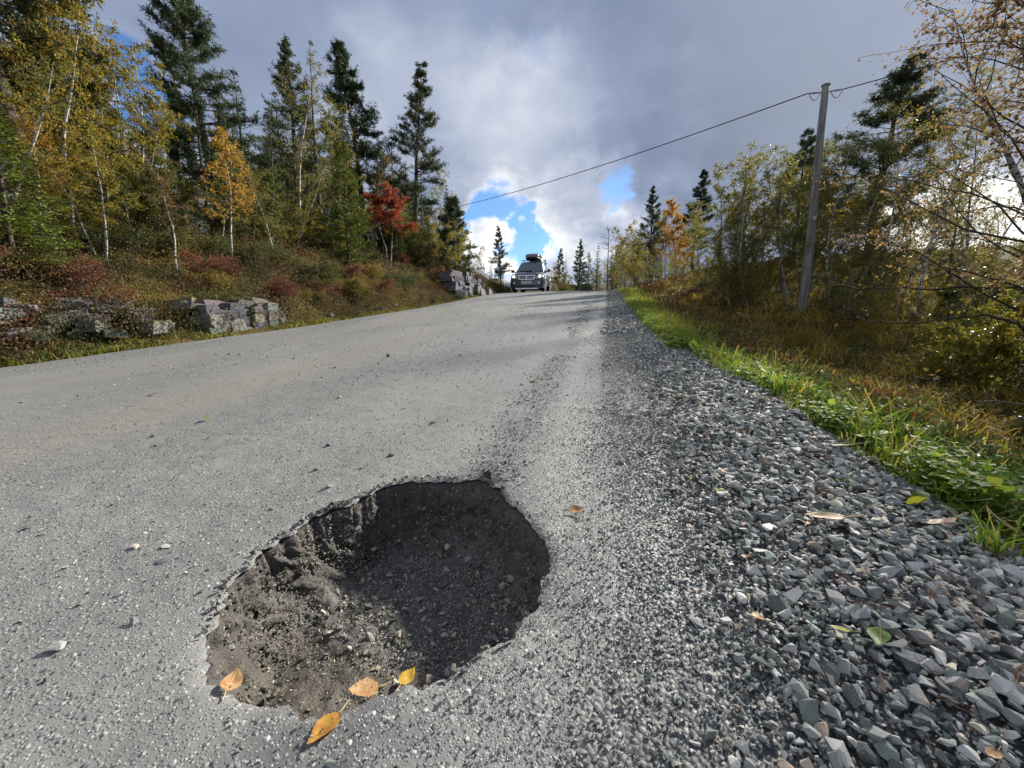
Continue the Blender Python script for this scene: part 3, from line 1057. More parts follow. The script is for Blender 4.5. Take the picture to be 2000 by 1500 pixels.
def birch(seed, h=5.0, stems=1, leafiness=1.0, pal=None, w=None, leaf=.055, spread=.32, start=.24, lean=.05, droop=.25, rad0=.0085, bushy=False, mat=None, nleaf=25):
    r = np.random.default_rng(seed)
    Tk, Br, Lf = Acc(), Acc(), Acc()
    pts, dirs = [], []
    for s_ in range(stems):
        a = r.random() * 6.283
        off = np.array([math.cos(a), math.sin(a), 0]) * (.0 if stems == 1 else .12 + .15 * r.random())
        d0 = np.array([math.cos(a) * (lean + (.22 if stems > 1 else 0) + (.35 if bushy else 0) * r.random()), math.sin(a) * (lean + (.22 if stems > 1 else 0) + (.35 if bushy else 0) * r.random()), 1.0])
        hh = h * (1.0 if s_ == 0 else .7 + .3 * r.random())
        trunk = curve_path(off - np.array([0, 0, .15]), d0, hh + .15, 16, r, .05, (-d0[0] * .6, -d0[1] * .6, .25))
        rr = np.interp(np.linspace(0, 1, 16), [0, .06, .6, 1], [rad0 * hh * 1.5, rad0 * hh, rad0 * hh * .5, .003])
        tube(Tk, trunk, rr, 7)
        nb = int((18 + 5.5 * hh) * (.7 if stems > 1 else 1))
        for b_ in range(nb):
            t = start + (1 - start) * ((b_ + r.random()) / nb) ** .9
            p = path_at(trunk, np.array(t))
            az = r.random() * 6.283
            up_ = .25 + 1.0 * r.random() + .6 * t
            L = hh * spread * (1.12 - t) ** .75 * (.6 + .7 * r.random()) + .12
            br = curve_path(p, (math.cos(az), math.sin(az), up_), L, 7, r, .16, (0, 0, -droop))
            tube(Br, br, np.linspace(max(.0035, rad0 * hh * .28 * (1 - t) + .003), .002, 7), 4, cap=False)
            for q in range(int(3 + 5 * L)):
                tt = .25 + .75 * r.random()
                p2 = path_at(br, np.array(tt))
                d2 = r.normal(0, 1, 3); d2[2] = d2[2] * .5 - droop * 1.2 + .2
                L2 = (.16 + .22 * r.random()) * (L ** .5)
                tw = curve_path(p2, d2, L2, 4, r, .2, (0, 0, -droop * 1.5))
                tube(Br, tw, np.linspace(.0022, .0012, 4), 3, cap=False)
                m = r.poisson(nleaf * leafiness)
                if m:
                    pts.append(path_at(tw, r.random(m)) + r.normal(0, .025, (m, 3)))
            m = r.poisson(nleaf * leafiness * .8)
            if m:
                pts.append(path_at(br, .4 + .6 * r.random(m)) + r.normal(0, .03, (m, 3)))
    if pts:
        P = np.concatenate(pts); n = len(P)
        ax = rand_dirs(n, r); ax[:, 2] -= .55
        L = leaf * .78 * (.55 + .8 * r.random(n))
        leaf_tris(Lf, P, ax, rand_dirs(n, r), L, L * .78, pick_cols(r, n, pal, w, .45))
    return Tk.mesh('trunk', M_BIRCH, True), Br.mesh('branches', M_TWIG), Lf.mesh('crown', mat or M_LEAF)


def pine(seed, h=9.0, bare=.28, width=.16, dens=1.0, up=.35, top_round=False, pal=None, tuft=.115, lean=0.0, nb_whorl=5, gap=.36):
    r = np.random.default_rng(seed)
    Tk, Nd = Acc(), Acc()
    trunk = curve_path((0, 0, -.2), (lean, 0, 1), h + .2, 18, r, .018, (0, 0, .1))
    R0 = .0135 * h + .02
    tube(Tk, trunk, np.interp(np.linspace(0, 1, 18), [0, .05, .5, 1], [R0 * 1.3, R0, R0 * .62, .008]), 8)
    z = bare * h
    C_, Dv = [], []
    # a few dead stubs below the crown
    for k in range(int(bare * h * 3)):
        p = path_at(trunk, np.array(.1 + (bare - .05) * r.random())); a = r.random() * 6.283
        tube(Tk, curve_path(p, (math.cos(a), math.sin(a), .1), .25 + .5 * r.random(), 4, r, .1, (0, 0, -.3)), np.linspace(.010, .003, 4), 3, cap=False)
    while z < h - .12:
        t = z / h
        u = (t - bare) / (1 - bare)
        prof = (1 - u) ** .92 * min(1, .55 + 2.2 * u) * 1.12 if not top_round else math.sqrt(max(0.02, 1 - (1.9 * u - .85) ** 2 * .9)) * .8
        for b_ in range(nb_whorl + r.integers(-1, 2)):
            az = r.random() * 6.283
            L = max(.18, h * width * prof * (.72 + .45 * r.random()))
            p = path_at(trunk, np.array(min(.99, (z + .2) / (h + .2) + .02 * r.normal())))
            elev = up * (.2 + 1.1 * u) + .12 * r.normal() - (.15 if u < .3 else 0)
            br = curve_path(p, (math.cos(az), math.sin(az), elev), L, 6, r, .09, (0, 0, .38))
            tube(Tk, br, np.linspace(.008 + .012 * L, .003, 6), 4, cap=False)
            nt = int((4 + 9 * L) * dens)
            for q in range(nt):
                tt = .30 + .70 * r.random() ** .8
                p2 = path_at(br, np.array(tt))
                dd = (br[-1] - br[0]) / L
                side = r.normal(0, .8, 3)
                d2 = dd * .8 + side; d2[2] = abs(d2[2]) * .6 + .12
                d2 /= np.linalg.norm(d2)
                L2 = (.10 + .26 * r.random()) * (L ** .4)
                k = 3
                for e in range(k):
                    C_.append(p2 + d2 * L2 * (e + 1) / k + r.normal(0, .02, 3)); Dv.append(d2)
                tube(Tk, [p2, p2 + d2 * L2], [.004, .002], 3, cap=False)
            C_.append(br[-1]); Dv.append(dd)
        z += gap * (.75 + .5 * r.random()) * (1 - .35 * u)
    C_.append(trunk[-1]); Dv.append(np.array([0, 0, 1.0]))
    C_ = np.array(C_); Dv = np.array(Dv); n = len(C_); k = 9
    ax = Dv[:, None, :] * .55 + rand_dirs(n * k, r).reshape(n, k, 3) * .9
    P = (C_[:, None, :] + r.normal(0, .015, (n, k, 3))).reshape(-1, 3)
    ax = ax.reshape(-1, 3)
    L = tuft * (.7 + .6 * r.random(n * k))
    leaf_tris(Nd, P, ax, rand_dirs(n * k, r), L, np.full(n * k, .021), pick_cols(r, n * k, pal, None, .5), .0)
    return Tk.mesh('trunk', M_PINE, True), None, Nd.mesh('crown', M_NEEDLE)


def spruce(seed, h=5.0, width=.2, pal=None, dens=1.0, bare=.03, droop=.45, sparse=False, gap=.17, nw=.020):
    r = np.random.default_rng(seed)
    Tk, Nd = Acc(), Acc()
    trunk = curve_path((0, 0, -.15), (0, 0, 1), h + .15, 14, r, .012, (0, 0, .1))
    R0 = .011 * h + .012
    tube(Tk, trunk, np.interp(np.linspace(0, 1, 14), [0, .05, 1], [R0 * 1.3, R0, .006]), 7)
    P, AX, LL = [], [], []
    z = bare * h + .05
    while z < h - .05:
        u = (z / h - bare) / (1 - bare)
        prof = (1 - u) ** .85 * min(1, .7 + 1.5 * u)
        for b_ in range(5 + r.integers(0, 3) - (2 if sparse else 0)):
            az = r.random() * 6.283
            L = max(.07, h * width * prof * (.55 + .65 * r.random()))
            p = path_at(trunk, np.array(min(.995, (z + .15) / (h + .15))))
            br = curve_path(p, (math.cos(az), math.sin(az), .35 - droop * (1 - u) + .5 * u), L, 6, r, .06, (0, 0, -droop * .5 * (1 - u) + .45))
            tube(Tk, br, np.linspace(.004 + .010 * L, .002, 6), 3, cap=False)
            dd = (br[-1] - br[0]) / L
            sd = np.cross(dd, (0, 0, 1)); sd /= np.linalg.norm(sd) + 1e-9
            nt = max(3, int(L * 22 * dens))
            for q in range(nt):
                tt = .12 + .88 * (q + r.random()) / nt
                s_ = 1 if q % 2 else -1
                d2 = dd * .8 + sd * s_ * (.75 + .2 * r.normal()) + np.array([0, 0, -.18 + .12 * r.normal()])
                d2 /= np.linalg.norm(d2)
                L2 = (.07 + .34 * L * (1 - tt)) * (.7 + .5 * r.random())
                p2 = path_at(br, np.array(tt))
                k = max(2, int(L2 / .045))
                e = (np.arange(k) + r.random(k)) / k
                P.append(p2 + d2 * (L2 * e)[:, None] + r.normal(0, .010, (k, 3)))
                AX.append(d2 * .9 + r.normal(0, .38, (k, 3)))
                LL.append(np.full(k, .075))
            m = 4
            P.append(path_at(br, .55 + .45 * r.random(m))); AX.append(np.tile(dd, (m, 1)) + r.normal(0, .3, (m, 3))); LL.append(np.full(m, .08))
        z += gap * (.7 + .6 * r.random()) * (.6 + .4 * h / 5)
    P = np.concatenate(P); AX = np.concatenate(AX); LL = np.concatenate(LL)
    n = len(P)
    leaf_tris(Nd, P, AX, rand_dirs(n, r), LL * (.7 + .6 * r.random(n)), np.full(n, nw) * (.8 + .5 * r.random(n)), pick_cols(r, n, pal, None, .5), .0)
    return Tk.mesh('trunk', M_PINE, True), None, Nd.mesh('crown', M_NEEDLE)


YEL = [(.37, .265, .035), (.29, .235, .04), (.20, .19, .036), (.12, .13, .03), (.36, .20, .03)]
OLI = [(.155, .165, .045), (.225, .215, .06), (.12, .135, .04), (.29, .245, .065), (.23, .175, .06)]
GRN = [(.075, .10, .024), (.10, .125, .03), (.055, .075, .02), (.16, .15, .035)]
ORA = [(.42, .26, .04), (.40, .21, .04), (.30, .15, .045), (.34, .27, .05)]
BRN = [(.21, .14, .085), (.16, .10, .06), (.25, .175, .10), (.12, .085, .05), (.30, .17, .06)]
RED = [(.36, .06, .035), (.42, .09, .05), (.28, .04, .03), (.40, .14, .06), (.20, .03, .02)]
PIN = [(.066, .090, .050), (.088, .115, .062), (.05, .072, .042), (.11, .13, .07)]
SPR = [(.055, .078, .022), (.076, .10, .028), (.04, .058, .018)]
SPB = [(.095, .122, .020), (.125, .150, .026), (.068, .092, .017)]
SPD = [(.046, .074, .034), (.064, .096, .042), (.036, .058, .027)]

PROTO = {
    'birch_yellow_a': (birch(11, 5.0, 1, .9, YEL), 5.0),
    'birch_yellow_b': (birch(12, 5.0, 2, .9, YEL, [2, 3, 3, 2, 1]), 5.0),
    'birch_olive_a': (birch(13, 5.0, 1, .75, OLI), 5.0),
    'birch_olive_b': (birch(14, 5.0, 3, .62, OLI, [3, 2, 3, 1, 1], start=.15), 5.0),
    'birch_olive_c': (birch(27, 5.0, 2, .72, OLI, [2, 3, 1, 2, 1], start=.2), 5.0),
    'birch_orange': (birch(15, 3.0, 1, .65, ORA, leaf=.05, spread=.28, start=.38), 3.0),
    'birch_golden': (birch(16, 4.0, 1, 1.7, [(.46, .27, .02), (.38, .22, .025), (.42, .20, .02)], leaf=.05, spread=.22, start=.3), 4.0),
    'birch_thin': (birch(17, 3.0, 1, .35, BRN, leaf=.04, spread=.22, start=.45), 3.0),
    'birch_green': (birch(18, 3.0, 2, 1.1, GRN, leaf=.045, spread=.3, start=.15), 3.0),
    'birch_sparse': (birch(19, 5.0, 1, .42, OLI, [1, 3, 1, 3, 2], leaf=.045, spread=.30, start=.22), 5.0),
    'birch_sparse_b': (birch(20, 5.0, 2, .36, OLI, [1, 3, 1, 3, 2], leaf=.045, spread=.30, start=.2), 5.0),
    'willow': (birch(21, 2.2, 6, .6, OLI, [3, 3, 2, 2, 1], leaf=.045, spread=.34, start=.12, bushy=True, rad0=.008), 2.2),
    'willow_yellow': (birch(22, 2.2, 5, .7, YEL, [2, 3, 3, 3, 1], leaf=.045, spread=.34, start=.12, bushy=True, rad0=.008), 2.2),
    'rowan': (birch(23, 3.0, 2, 1.9, RED, leaf=.055, spread=.36, start=.45, droop=.1), 3.0),
    'pine_a': (pine(31, 9.0, .22, .185, 1.5, pal=PIN), 9.0),
    'pine_b': (pine(32, 9.0, .28, .175, 1.15, pal=PIN), 9.0),
    'pine_dense': (pine(33, 9.0, .28, .20, 1.5, pal=SPD, gap=.34, up=.2), 9.0),
    'pine_old': (pine(34, 7.0, .35, .24, 1.8, pal=PIN, top_round=True, gap=.3), 7.0),
    'pine_broad': (pine(36, 7.0, .24, .26, 1.25, pal=PIN, gap=.36, up=.3), 7.0),
    'pine_bush': (pine(35, 3.5, .08, .30, 1.3, pal=PIN, gap=.3, nb_whorl=5), 3.5),
    'spruce_dark': (spruce(41, 5.0, .17, SPD, 1.0), 5.0),
    'spruce_green': (spruce(42, 4.0, .29, SPB, 1.7, nw=.028, gap=.15), 4.0),
    'spruce_mid': (spruce(43, 4.0, .23, SPR, 1.4, nw=.025), 4.0),
    'spruce_sparse': (spruce(44, 7.0, .13, SPR, .8, .12, .3, True, .30), 7.0),
}

TREES = [
    ('pine_a', 'pine_tree', -11.00, 9.37, 7.25, 1.5, 'tallest pine on the left bank, its top cut by the frame'),
    ('spruce_dark', 'spruce_tree', -9.60, 8.90, 4.77, 3.4, 'dark green narrow spruce beside the tallest pine on the bank'),
    ('pine_b', 'pine_tree', -10.50, 11.83, 7.22, 2.3, 'pine behind the tall white birch, left of the thin spruce'),
    ('spruce_sparse', 'spruce_tree', -10.00, 12.34, 7.04, 3.8, 'tall thin spruce with short gappy branches between two pines'),
    ('pine_dense', 'pine_tree', -10.80, 16.05, 9.21, 3.9, 'dense dark pine with a bare trunk above the red rowan'),
    ('pine_b', 'pine_tree', -9.50, 18.22, 9.03, 0.4, 'slim pine with see-through crown, last tall one before the cable end'),
    ('spruce_dark', 'spruce_tree', -11.00, 19.09, 6.61, 0.1, 'dark pointed spruce between the dense pine and the slim pine'),
    ('spruce_dark', 'spruce_tree', -8.60, 20.50, 4.50, 5.3, 'small dark spruce right under the end of the cable'),
    ('pine_b', 'pine_tree', -14.00, 10.45, 5.35, 1.6, 'distant greyish pine seen in the blue gap left of the tallest pine'),
    ('pine_old', 'pine_tree', -8.90, 4.53, 4.80, 1.5, 'leaning pine with thick reddish trunk at the left edge'),
    ('pine_a', 'pine_tree', -11.40, 5.96, 5.56, 6.3, 'upright pine trunk behind the leaning pine at the left edge'),
    ('spruce_green', 'spruce_tree', -8.00, 10.95, 3.75, 3.0, 'bright green full spruce left of the red rowan'),
    ('spruce_green', 'spruce_tree', -7.45, 3.45, 2.0, 5.3, 'wide bright green spruce at the left edge above the heather'),
    ('spruce_mid', 'spruce_tree', -8.00, 4.13, 0.81, 3.0, 'low green spruce leaning out beside the wide one at the left edge'),
    ('spruce_mid', 'spruce_tree', -8.20, 14.23, 2.27, 4.0, 'dark green spruce under the red rowan crown'),
    ('spruce_mid', 'spruce_tree', -7.70, 16.05, 2.23, 0.9, 'young green spruce right of the red rowan above the rock face'),
    ('spruce_mid', 'spruce_tree', -8.00, 12.33, 1.56, 4.0, 'small dark spruce at the foot of the bright green one'),
    ('pine_bush', 'pine_tree', -7.20, 17.77, 3.61, 5.5, 'bushy low pine reaching over the rock face towards the road'),
    ('rowan', 'rowan_tree', -8.20, 13.30, 3.0, 3.3, 'rowan with a bright red autumn crown on the left bank'),
    ('birch_yellow_b', 'birch_tree', -8.10, 4.73, 2.04, 4.7, 'crooked white birch at the front edge of the heather slope'),
    ('birch_yellow_a', 'birch_tree', -8.90, 4.89, 3.90, 4.2, 'tall yellow birch with a kinked white trunk left of the crooked one'),
    ('birch_orange', 'birch_tree', -7.70, 6.75, 2.57, 0.4, 'small birch with orange leaves on a clean white stem'),
    ('birch_thin', 'birch_tree', -7.30, 5.34, 1.87, 4.8, 'thin nearly bare birch sapling standing lowest on the slope'),
    ('birch_olive_a', 'birch_tree', -8.20, 8.33, 2.33, 3.7, 'slender birch right of the orange one, leaves mostly green'),
    ('birch_sparse', 'birch_tree', -9.20, 10.57, 5.72, 1.9, 'tall white birch leaning left in front of the middle pine'),
    ('birch_yellow_b', 'birch_tree', -9.80, 6.13, 4.10, 0.2, 'yellow birch rising beside the blue gap in the sky'),
    ('birch_yellow_a', 'birch_tree', -9.90, 4.89, 4.26, 5.4, 'yellow birch in front of the pine trunks at the left edge'),
    ('birch_olive_a', 'birch_tree', -10.40, 7.10, 3.44, 3.0, 'olive yellow birch below the blue gap in the sky'),
    ('birch_green', 'birch_tree', -8.90, 7.17, 2.15, 4.5, 'green twin-stemmed birch behind the orange one'),
    ('birch_olive_c', 'birch_tree', -9.60, 6.82, 2.35, 5.5, 'olive birch behind the thin sapling'),
    ('birch_green', 'birch_tree', -9.00, 8.54, 2.15, 4.5, 'green birch between the orange birch and the slender one'),
    ('willow_yellow', 'willow_shrub', -7.30, 16.46, 2.47, 5.8, 'yellow green willow shrub above the dark rock face'),
    ('birch_olive_c', 'birch_tree', -8.70, 9.33, 2.72, 2.5, 'olive birch left of the bright green spruce'),
    ('birch_olive_a', 'birch_tree', -9.70, 12.53, 4.75, 5.0, 'birch standing behind the bright green spruce'),
    ('birch_thin', 'birch_tree', -9.60, 14.52, 4.24, 2.8, 'brown leaved birch between the dense pine and the rowan'),
    ('birch_yellow_b', 'birch_tree', -11.20, 6.45, 4.49, 5.9, 'yellow birch deep in the stand at the left'),
    ('birch_green', 'birch_tree', -9.00, 5.88, 1.39, 5.5, 'low green birch on the slope behind the crooked one'),
    ('birch_orange', 'birch_tree', -8.60, 4.35, 1.85, 0.6, 'birch with orange leaves above the wide spruce'),
    ('birch_olive_b', 'birch_tree', -8.60, 3.93, 2.76, 0.9, 'olive birch cut by the left edge of the photo'),
    ('pine_b', 'pine_tree', 2.21, 24.00, 5.55, 1.4, 'pine standing alone above the yellow birches across the road'),
    ('pine_dense', 'pine_tree', 4.11, 22.00, 4.98, 6.1, 'dark pine just right of the golden birch'),
    ('pine_broad', 'pine_tree', 9.01, 17.00, 6.84, 2.7, 'large broad pine right of the utility pole'),
    ('pine_broad', 'pine_tree', 7.42, 19.00, 5.50, 3.9, 'small pine top showing left of the utility pole'),
    ('birch_golden', 'birch_tree', 2.71, 17.00, 3.57, 1.9, 'golden yellow birch with white stem right of the road'),
    ('birch_yellow_a', 'birch_tree', 0.77, 26.00, 4.26, 3.2, 'yellow birch beside the dead trunk past the crest'),
    ('birch_thin', 'birch_tree', 1.42, 23.00, 3.20, 2.4, 'sparse birch left of the lone pine'),
    ('birch_yellow_b', 'birch_tree', 1.87, 21.50, 2.41, 2.2, 'yellow green birch under the lone pine'),
    ('birch_orange', 'birch_tree', 2.44, 19.00, 3.21, 3.7, 'orange brown birch touching the golden one'),
    ('birch_olive_a', 'birch_tree', 3.99, 16.00, 4.27, 3.7, 'tall olive birch, first of the dense thicket'),
    ('birch_olive_c', 'birch_tree', 3.82, 18.00, 3.21, 5.7, 'olive birch between the golden birch and the thicket'),
    ('birch_olive_b', 'birch_tree', 4.57, 14.50, 4.68, 4.3, 'many-stemmed birch with twisted white trunks in the thicket'),
    ('birch_olive_a', 'birch_tree', 5.34, 14.60, 4.78, 5.8, 'birch immediately left of the utility pole'),
    ('birch_olive_c', 'birch_tree', 6.22, 16.00, 4.57, 5.4, 'birch behind the utility pole'),
    ('birch_yellow_b', 'birch_tree', 6.61, 15.00, 4.39, 6.2, 'yellow olive birch just right of the utility pole foot'),
    ('birch_olive_a', 'birch_tree', 5.12, 18.00, 4.32, 4.2, 'birch at the back of the thicket'),
    ('birch_sparse_b', 'birch_tree', 6.61, 13.50, 4.58, 1.0, 'light twin birch in front of the broad pine'),
    ('birch_sparse', 'birch_tree', 6.76, 12.00, 4.82, 5.4, 'tall thin-leaved birch in front of the broad pine'),
    ('birch_sparse', 'birch_tree', 6.69, 10.50, 4.75, 6.1, 'straight thin birch left of the sun glare'),
    ('birch_sparse_b', 'birch_tree', 9.82, 14.00, 3.62, 5.7, 'sparse birch standing in the sun glare'),
    ('willow', 'willow_shrub', 4.12, 15.50, 1.80, 3.6, 'olive willow under the first thicket birch'),
    ('willow', 'willow_shrub', 4.15, 14.40, 1.65, 4.5, 'willow at the twisted birch trunks'),
    ('willow_yellow', 'willow_shrub', 4.55, 14.20, 1.90, 1.3, 'yellowish willow left of the pole foot'),
    ('willow', 'willow_shrub', 6.25, 12.30, 1.64, 5.2, 'grey stemmed willow right of the pole foot'),
    ('willow', 'willow_shrub', 5.86, 11.00, 1.39, 3.6, 'bare limbed willow spreading over the bog'),
    ('willow_yellow', 'willow_shrub', 5.49, 9.00, 1.18, 1.8, 'yellowish low willow behind the fallen branch'),
    ('willow', 'willow_shrub', 3.67, 17.50, 1.29, 0.4, 'low willow right of the golden birch'),
    ('snag', 'dead_tree', -0.01, 28.00, 5.27, 5.4, ''),
    ('spruce_dark', 'spruce_tree', -0.89, 31.00, 4.02, 6.2, 'dark spruce left of the dead trunk'),
    ('spruce_mid', 'spruce_tree', -1.66, 33.00, 3.81, 0.6, 'green spruce second left of the dead trunk'),
    ('pine_b', 'pine_tree', -2.78, 38.00, 5.32, 5.0, 'thin pine past the crest right of the car'),
    ('spruce_sparse', 'spruce_tree', -4.21, 40.00, 4.43, 2.6, 'pointed spruce top behind the car mirror'),
    ('pine_b', 'pine_tree', -5.48, 44.00, 5.42, 0.9, 'pine nearest to the car on its far side'),
    ('willow_yellow', 'willow_shrub', -4.49, 36.00, 2.56, 1.8, 'brown yellow bush right beside the car'),
    ('willow', 'willow_shrub', -3.84, 38.00, 2.32, 4.8, 'olive bush above the dark boulder past the crest'),
    ('birch_yellow_b', 'birch_tree', -7.21, 50.00, 4.62, 5.5, 'yellow birch behind the car roof side'),
    ('spruce_dark', 'spruce_tree', -11.88, 36.00, 3.07, 0.3, 'dark spruce just left of the white cloud base'),
    ('spruce_dark', 'spruce_tree', -12.66, 42.00, 3.55, 3.9, 'left one of the distant spruces beside the car'),
    ('pine_b', 'pine_tree', -13.10, 46.00, 4.11, 0.3, 'distant pine left of the car'),
    ('spruce_sparse', 'spruce_tree', -13.46, 50.00, 4.34, 4.5, 'last distant spruce before the car'),
    ('willow_yellow', 'willow_shrub', -10.41, 33.00, 1.59, 2.1, 'yellow bush lining the road left of the car'),
    ('willow_yellow', 'willow_shrub', -11.03, 38.00, 1.56, 5.5, 'farther yellow bush lining the road left of the car'),
    ('birch_olive_a', 'birch_tree', -10.20, 29.00, 3.36, 6.2, 'olive birch behind the rock face at the crest'),
    ('spruce_mid', 'spruce_tree', -9.76, 27.00, 3.34, 3.2, 'green spruce above the rock face at the crest'),
]
LEAN = {'leaning pine with thick reddish trunk at the left edge': (0.0, -.20), 'tall white birch leaning left in front of the middle pine': (0, -.07), 'wide bright green spruce at the left edge above the heather': (.0, .08)}
MINH = {'leaning pine with thick reddish trunk at the left edge': 7.5, 'upright pine trunk behind the leaning pine at the left edge': 8.0, 'tallest pine on the left bank, its top cut by the frame': 7.9}
GROUPS = {'pine_tree': 'pines beside the road', 'spruce_tree': 'spruces beside the road', 'birch_tree': 'birches beside the road', 'willow_shrub': 'willow shrubs beside the road', 'rowan_tree': None}
CATS = {'pine_tree': 'pine', 'spruce_tree': 'spruce', 'birch_tree': 'birch', 'willow_shrub': 'shrub', 'rowan_tree': 'rowan'}


USED = set()
ORD = ['', 'second ', 'third ', 'fourth ', 'fifth ', 'sixth ', 'seventh ', 'eighth ', 'ninth ', 'tenth ']
BANK = [((-8.1, 4.7), 'the crooked white birch'), ((-7.7, 6.75), 'the orange birch'), ((-7.3, 5.3), 'the thin sapling'), ((-5.9, 5.25), 'the blocky rock wall'), ((-6.0, 3.7), 'the lichened ledges'), ((-8.0, 10.95), 'the bright green spruce'), ((-8.2, 13.2), 'the red rowan'), ((-5.9, 16.4), 'the dark rock face'), ((-8.2, 8.3), 'the slender birch'), ((-7.45, 3.45), 'the wide green spruce'), ((-9.5, 18.2), 'the slim pine')]
DEEPM = [((-11, 9.4), 'the tallest pine'), ((-8.9, 4.5), 'the leaning pine'), ((-10.5, 11.8), 'the middle pine'), ((-10.8, 16), 'the dense pine'), ((-9.5, 18.2), 'the slim pine'), ((-14, 10.4), 'the distant greyish pine'), ((-8.2, 13.2), 'the red rowan'), ((-11.2, 6.4), 'the yellow birches'), ((-8.6, 20.5), 'the cable end')]
RIGHTM = [((5.47, 13), 'the utility pole'), ((2.7, 17), 'the golden birch'), ((9, 17), 'the broad pine'), ((2.2, 24), 'the lone pine'), ((0, 28), 'the dead trunk'), ((4.1, 22), 'the dark pine'), ((9.8, 14), 'the sun glare'), ((-4.2, 22), 'the car'), ((-4.3, 41), 'the dark boulders'), ((-5.9, 16.4), 'the dark rock face')]


def near(what, x, y, marks, up=-1):
    """say which one it is by the nearest thing one can find"""
    (mx_, my_), nm = min(marks, key=lambda m: (m[0][0] - x) ** 2 + (m[0][1] - y) ** 2)
    dx, dy = x - mx_, y - my_
    if up:
        rel = ('right of' if dy > 0 else 'left of') if abs(dy) > abs(dx) else ('above' if dx * up > 0 else 'below')
        if marks is DEEPM and rel in ('above', 'below'):
            rel = 'deeper than' if rel == 'above' else 'in front of'
    else:
        rel = ('behind' if dy > 0 else 'in front of') if abs(dy) > 1.2 * abs(dx) else ('right of' if dx > 0 else 'left of')
    for o_ in ORD:
        lab = o_ + what + ' ' + rel + ' ' + nm
        if lab not in USED:
            break
    USED.add(lab)
    return lab


def plant(proto, name, x, y, h, rz, label, group=None, wide=1.0, cat=None):
    (tk, br, cr), h0 = PROTO[proto]
    s = h / h0
    e = obj(name, None, loc=(x, y, float(ground(x, y)) - .02), scale=(s * wide, s * wide, s))
    lx = LEAN.get(label, (0, 0))
    e.rotation_euler = (lx[0], lx[1], rz) if lx == (0, 0) else (Matrix.Rotation(lx[1], 3, 'Y') @ Matrix.Rotation(lx[0], 3, 'X') @ Matrix.Rotation(rz, 3, 'Z')).to_euler()
    obj('trunk', tk, e)
    if br:
        obj('branches', br, e)
    obj('crown', cr, e)
    tag(e, label, cat or CATS[name], group or GROUPS.get(name))
    return e


TREES += [
    ('spruce_dark', 'spruce_tree', -9.3, 9.6, 4.3, 1.0, 'slim dark spruce between the orange birch and the tall white birch'),
    ('spruce_dark', 'spruce_tree', -9.9, 10.6, 4.9, 4.0, 'dark spruce just left of the tall white birch'),
    ('spruce_dark', 'spruce_tree', -9.1, 12.4, 5.2, 2.0, 'dark spruce rising behind the bright green one'),
    ('spruce_mid', 'spruce_tree', -9.2, 14.9, 4.6, 3.1, 'green spruce in front of the dense pine trunk'),
    ('spruce_dark', 'spruce_tree', -9.0, 8.1, 3.6, 5.1, 'short dark spruce behind the orange birch'),
    ('spruce_mid', 'spruce_tree', -9.4, 6.6, 2.6, .4, 'green spruce among the birches behind the thin sapling'),
    ('spruce_dark', 'spruce_tree', -8.8, 17.6, 4.4, 1.7, 'dark spruce left of the slim pine foot'),
    ('spruce_dark', 'spruce_tree', -8.3, 19.4, 3.8, 2.7, 'dark spruce below the end of the cable'),
    ('birch_olive_c', 'birch_tree', 4.25, 15.1, 4.2, .7, 'olive birch leaning in front of the tall first one of the thicket'),
    ('birch_yellow_b', 'birch_tree', 5.0, 15.6, 4.5, 2.2, 'yellowish birch in the middle of the thicket left of the pole'),
    ('birch_olive_b', 'birch_tree', 5.75, 14.3, 4.4, 4.0, 'many-stemmed birch right behind the pole'),
    ('birch_olive_c', 'birch_tree', 7.3, 14.6, 4.6, 1.5, 'olive birch below the broad pine'),
    ('birch_olive_b', 'birch_tree', 7.9, 13.2, 4.3, 5.5, 'many-stemmed birch right of the thin-leaved one'),
    ('birch_sparse_b', 'birch_tree', 8.6, 11.6, 4.6, .3, 'see-through birch between the straight one and the glare'),
    ('birch_sparse', 'birch_tree', 7.6, 8.6, 4.4, 3.3, 'slender birch in the gap left of the near brown one'),
    ('willow', 'willow_shrub', 6.8, 12.4, 1.9, 2.0, 'dense willow at the feet of the thin-leaved birches'),
    ('willow', 'willow_shrub', 7.4, 9.6, 1.7, 4.4, 'olive willow at the far side of the bog'),
    ('willow_yellow', 'willow_shrub', 6.6, 7.6, 1.4, .2, 'yellowish willow behind the shiny shrubs'),
    ('birch_yellow_b', 'birch_tree', 1.5, 24.5, 2.9, .9, 'short yellow birch between the dead trunk and the lone pine'),
    ('birch_olive_c', 'birch_tree', 2.0, 20.2, 2.3, 2.9, 'low olive birch left of the orange brown one'),
    ('birch_yellow_a', 'birch_tree', 1.0, 29.0, 3.4, 1.9, 'thin yellow birch just right of the dead trunk'),
    ('birch_olive_a', 'birch_tree', 3.3, 19.6, 3.0, 4.9, 'olive birch behind the golden one'),
    ('spruce_dark', 'spruce_tree', .2, 30.0, 3.6, 4.0, 'dark spruce hugging the dead trunk'),
    ('spruce_dark', 'spruce_tree', 8.8, 8.8, 2.6, .2, 'dark spruce under the sun glare at the right'),
]
for pr, nm, x, y, h, rz, lab in TREES:
    if pr == 'snag':
        continue
    h = max(h, MINH.get(lab, 0))
    wide = 1.0
    if pr.startswith('birch') and h < 2.6:
        wide = 1.15
    if 'large broad pine' in lab:
        wide = 1.4
    if pr == 'rowan':
        wide = 1.25
    if 'wide bright' in lab:
        wide = 1.5
    plant(pr, nm, x, y, h, rz, lab, wide=wide)

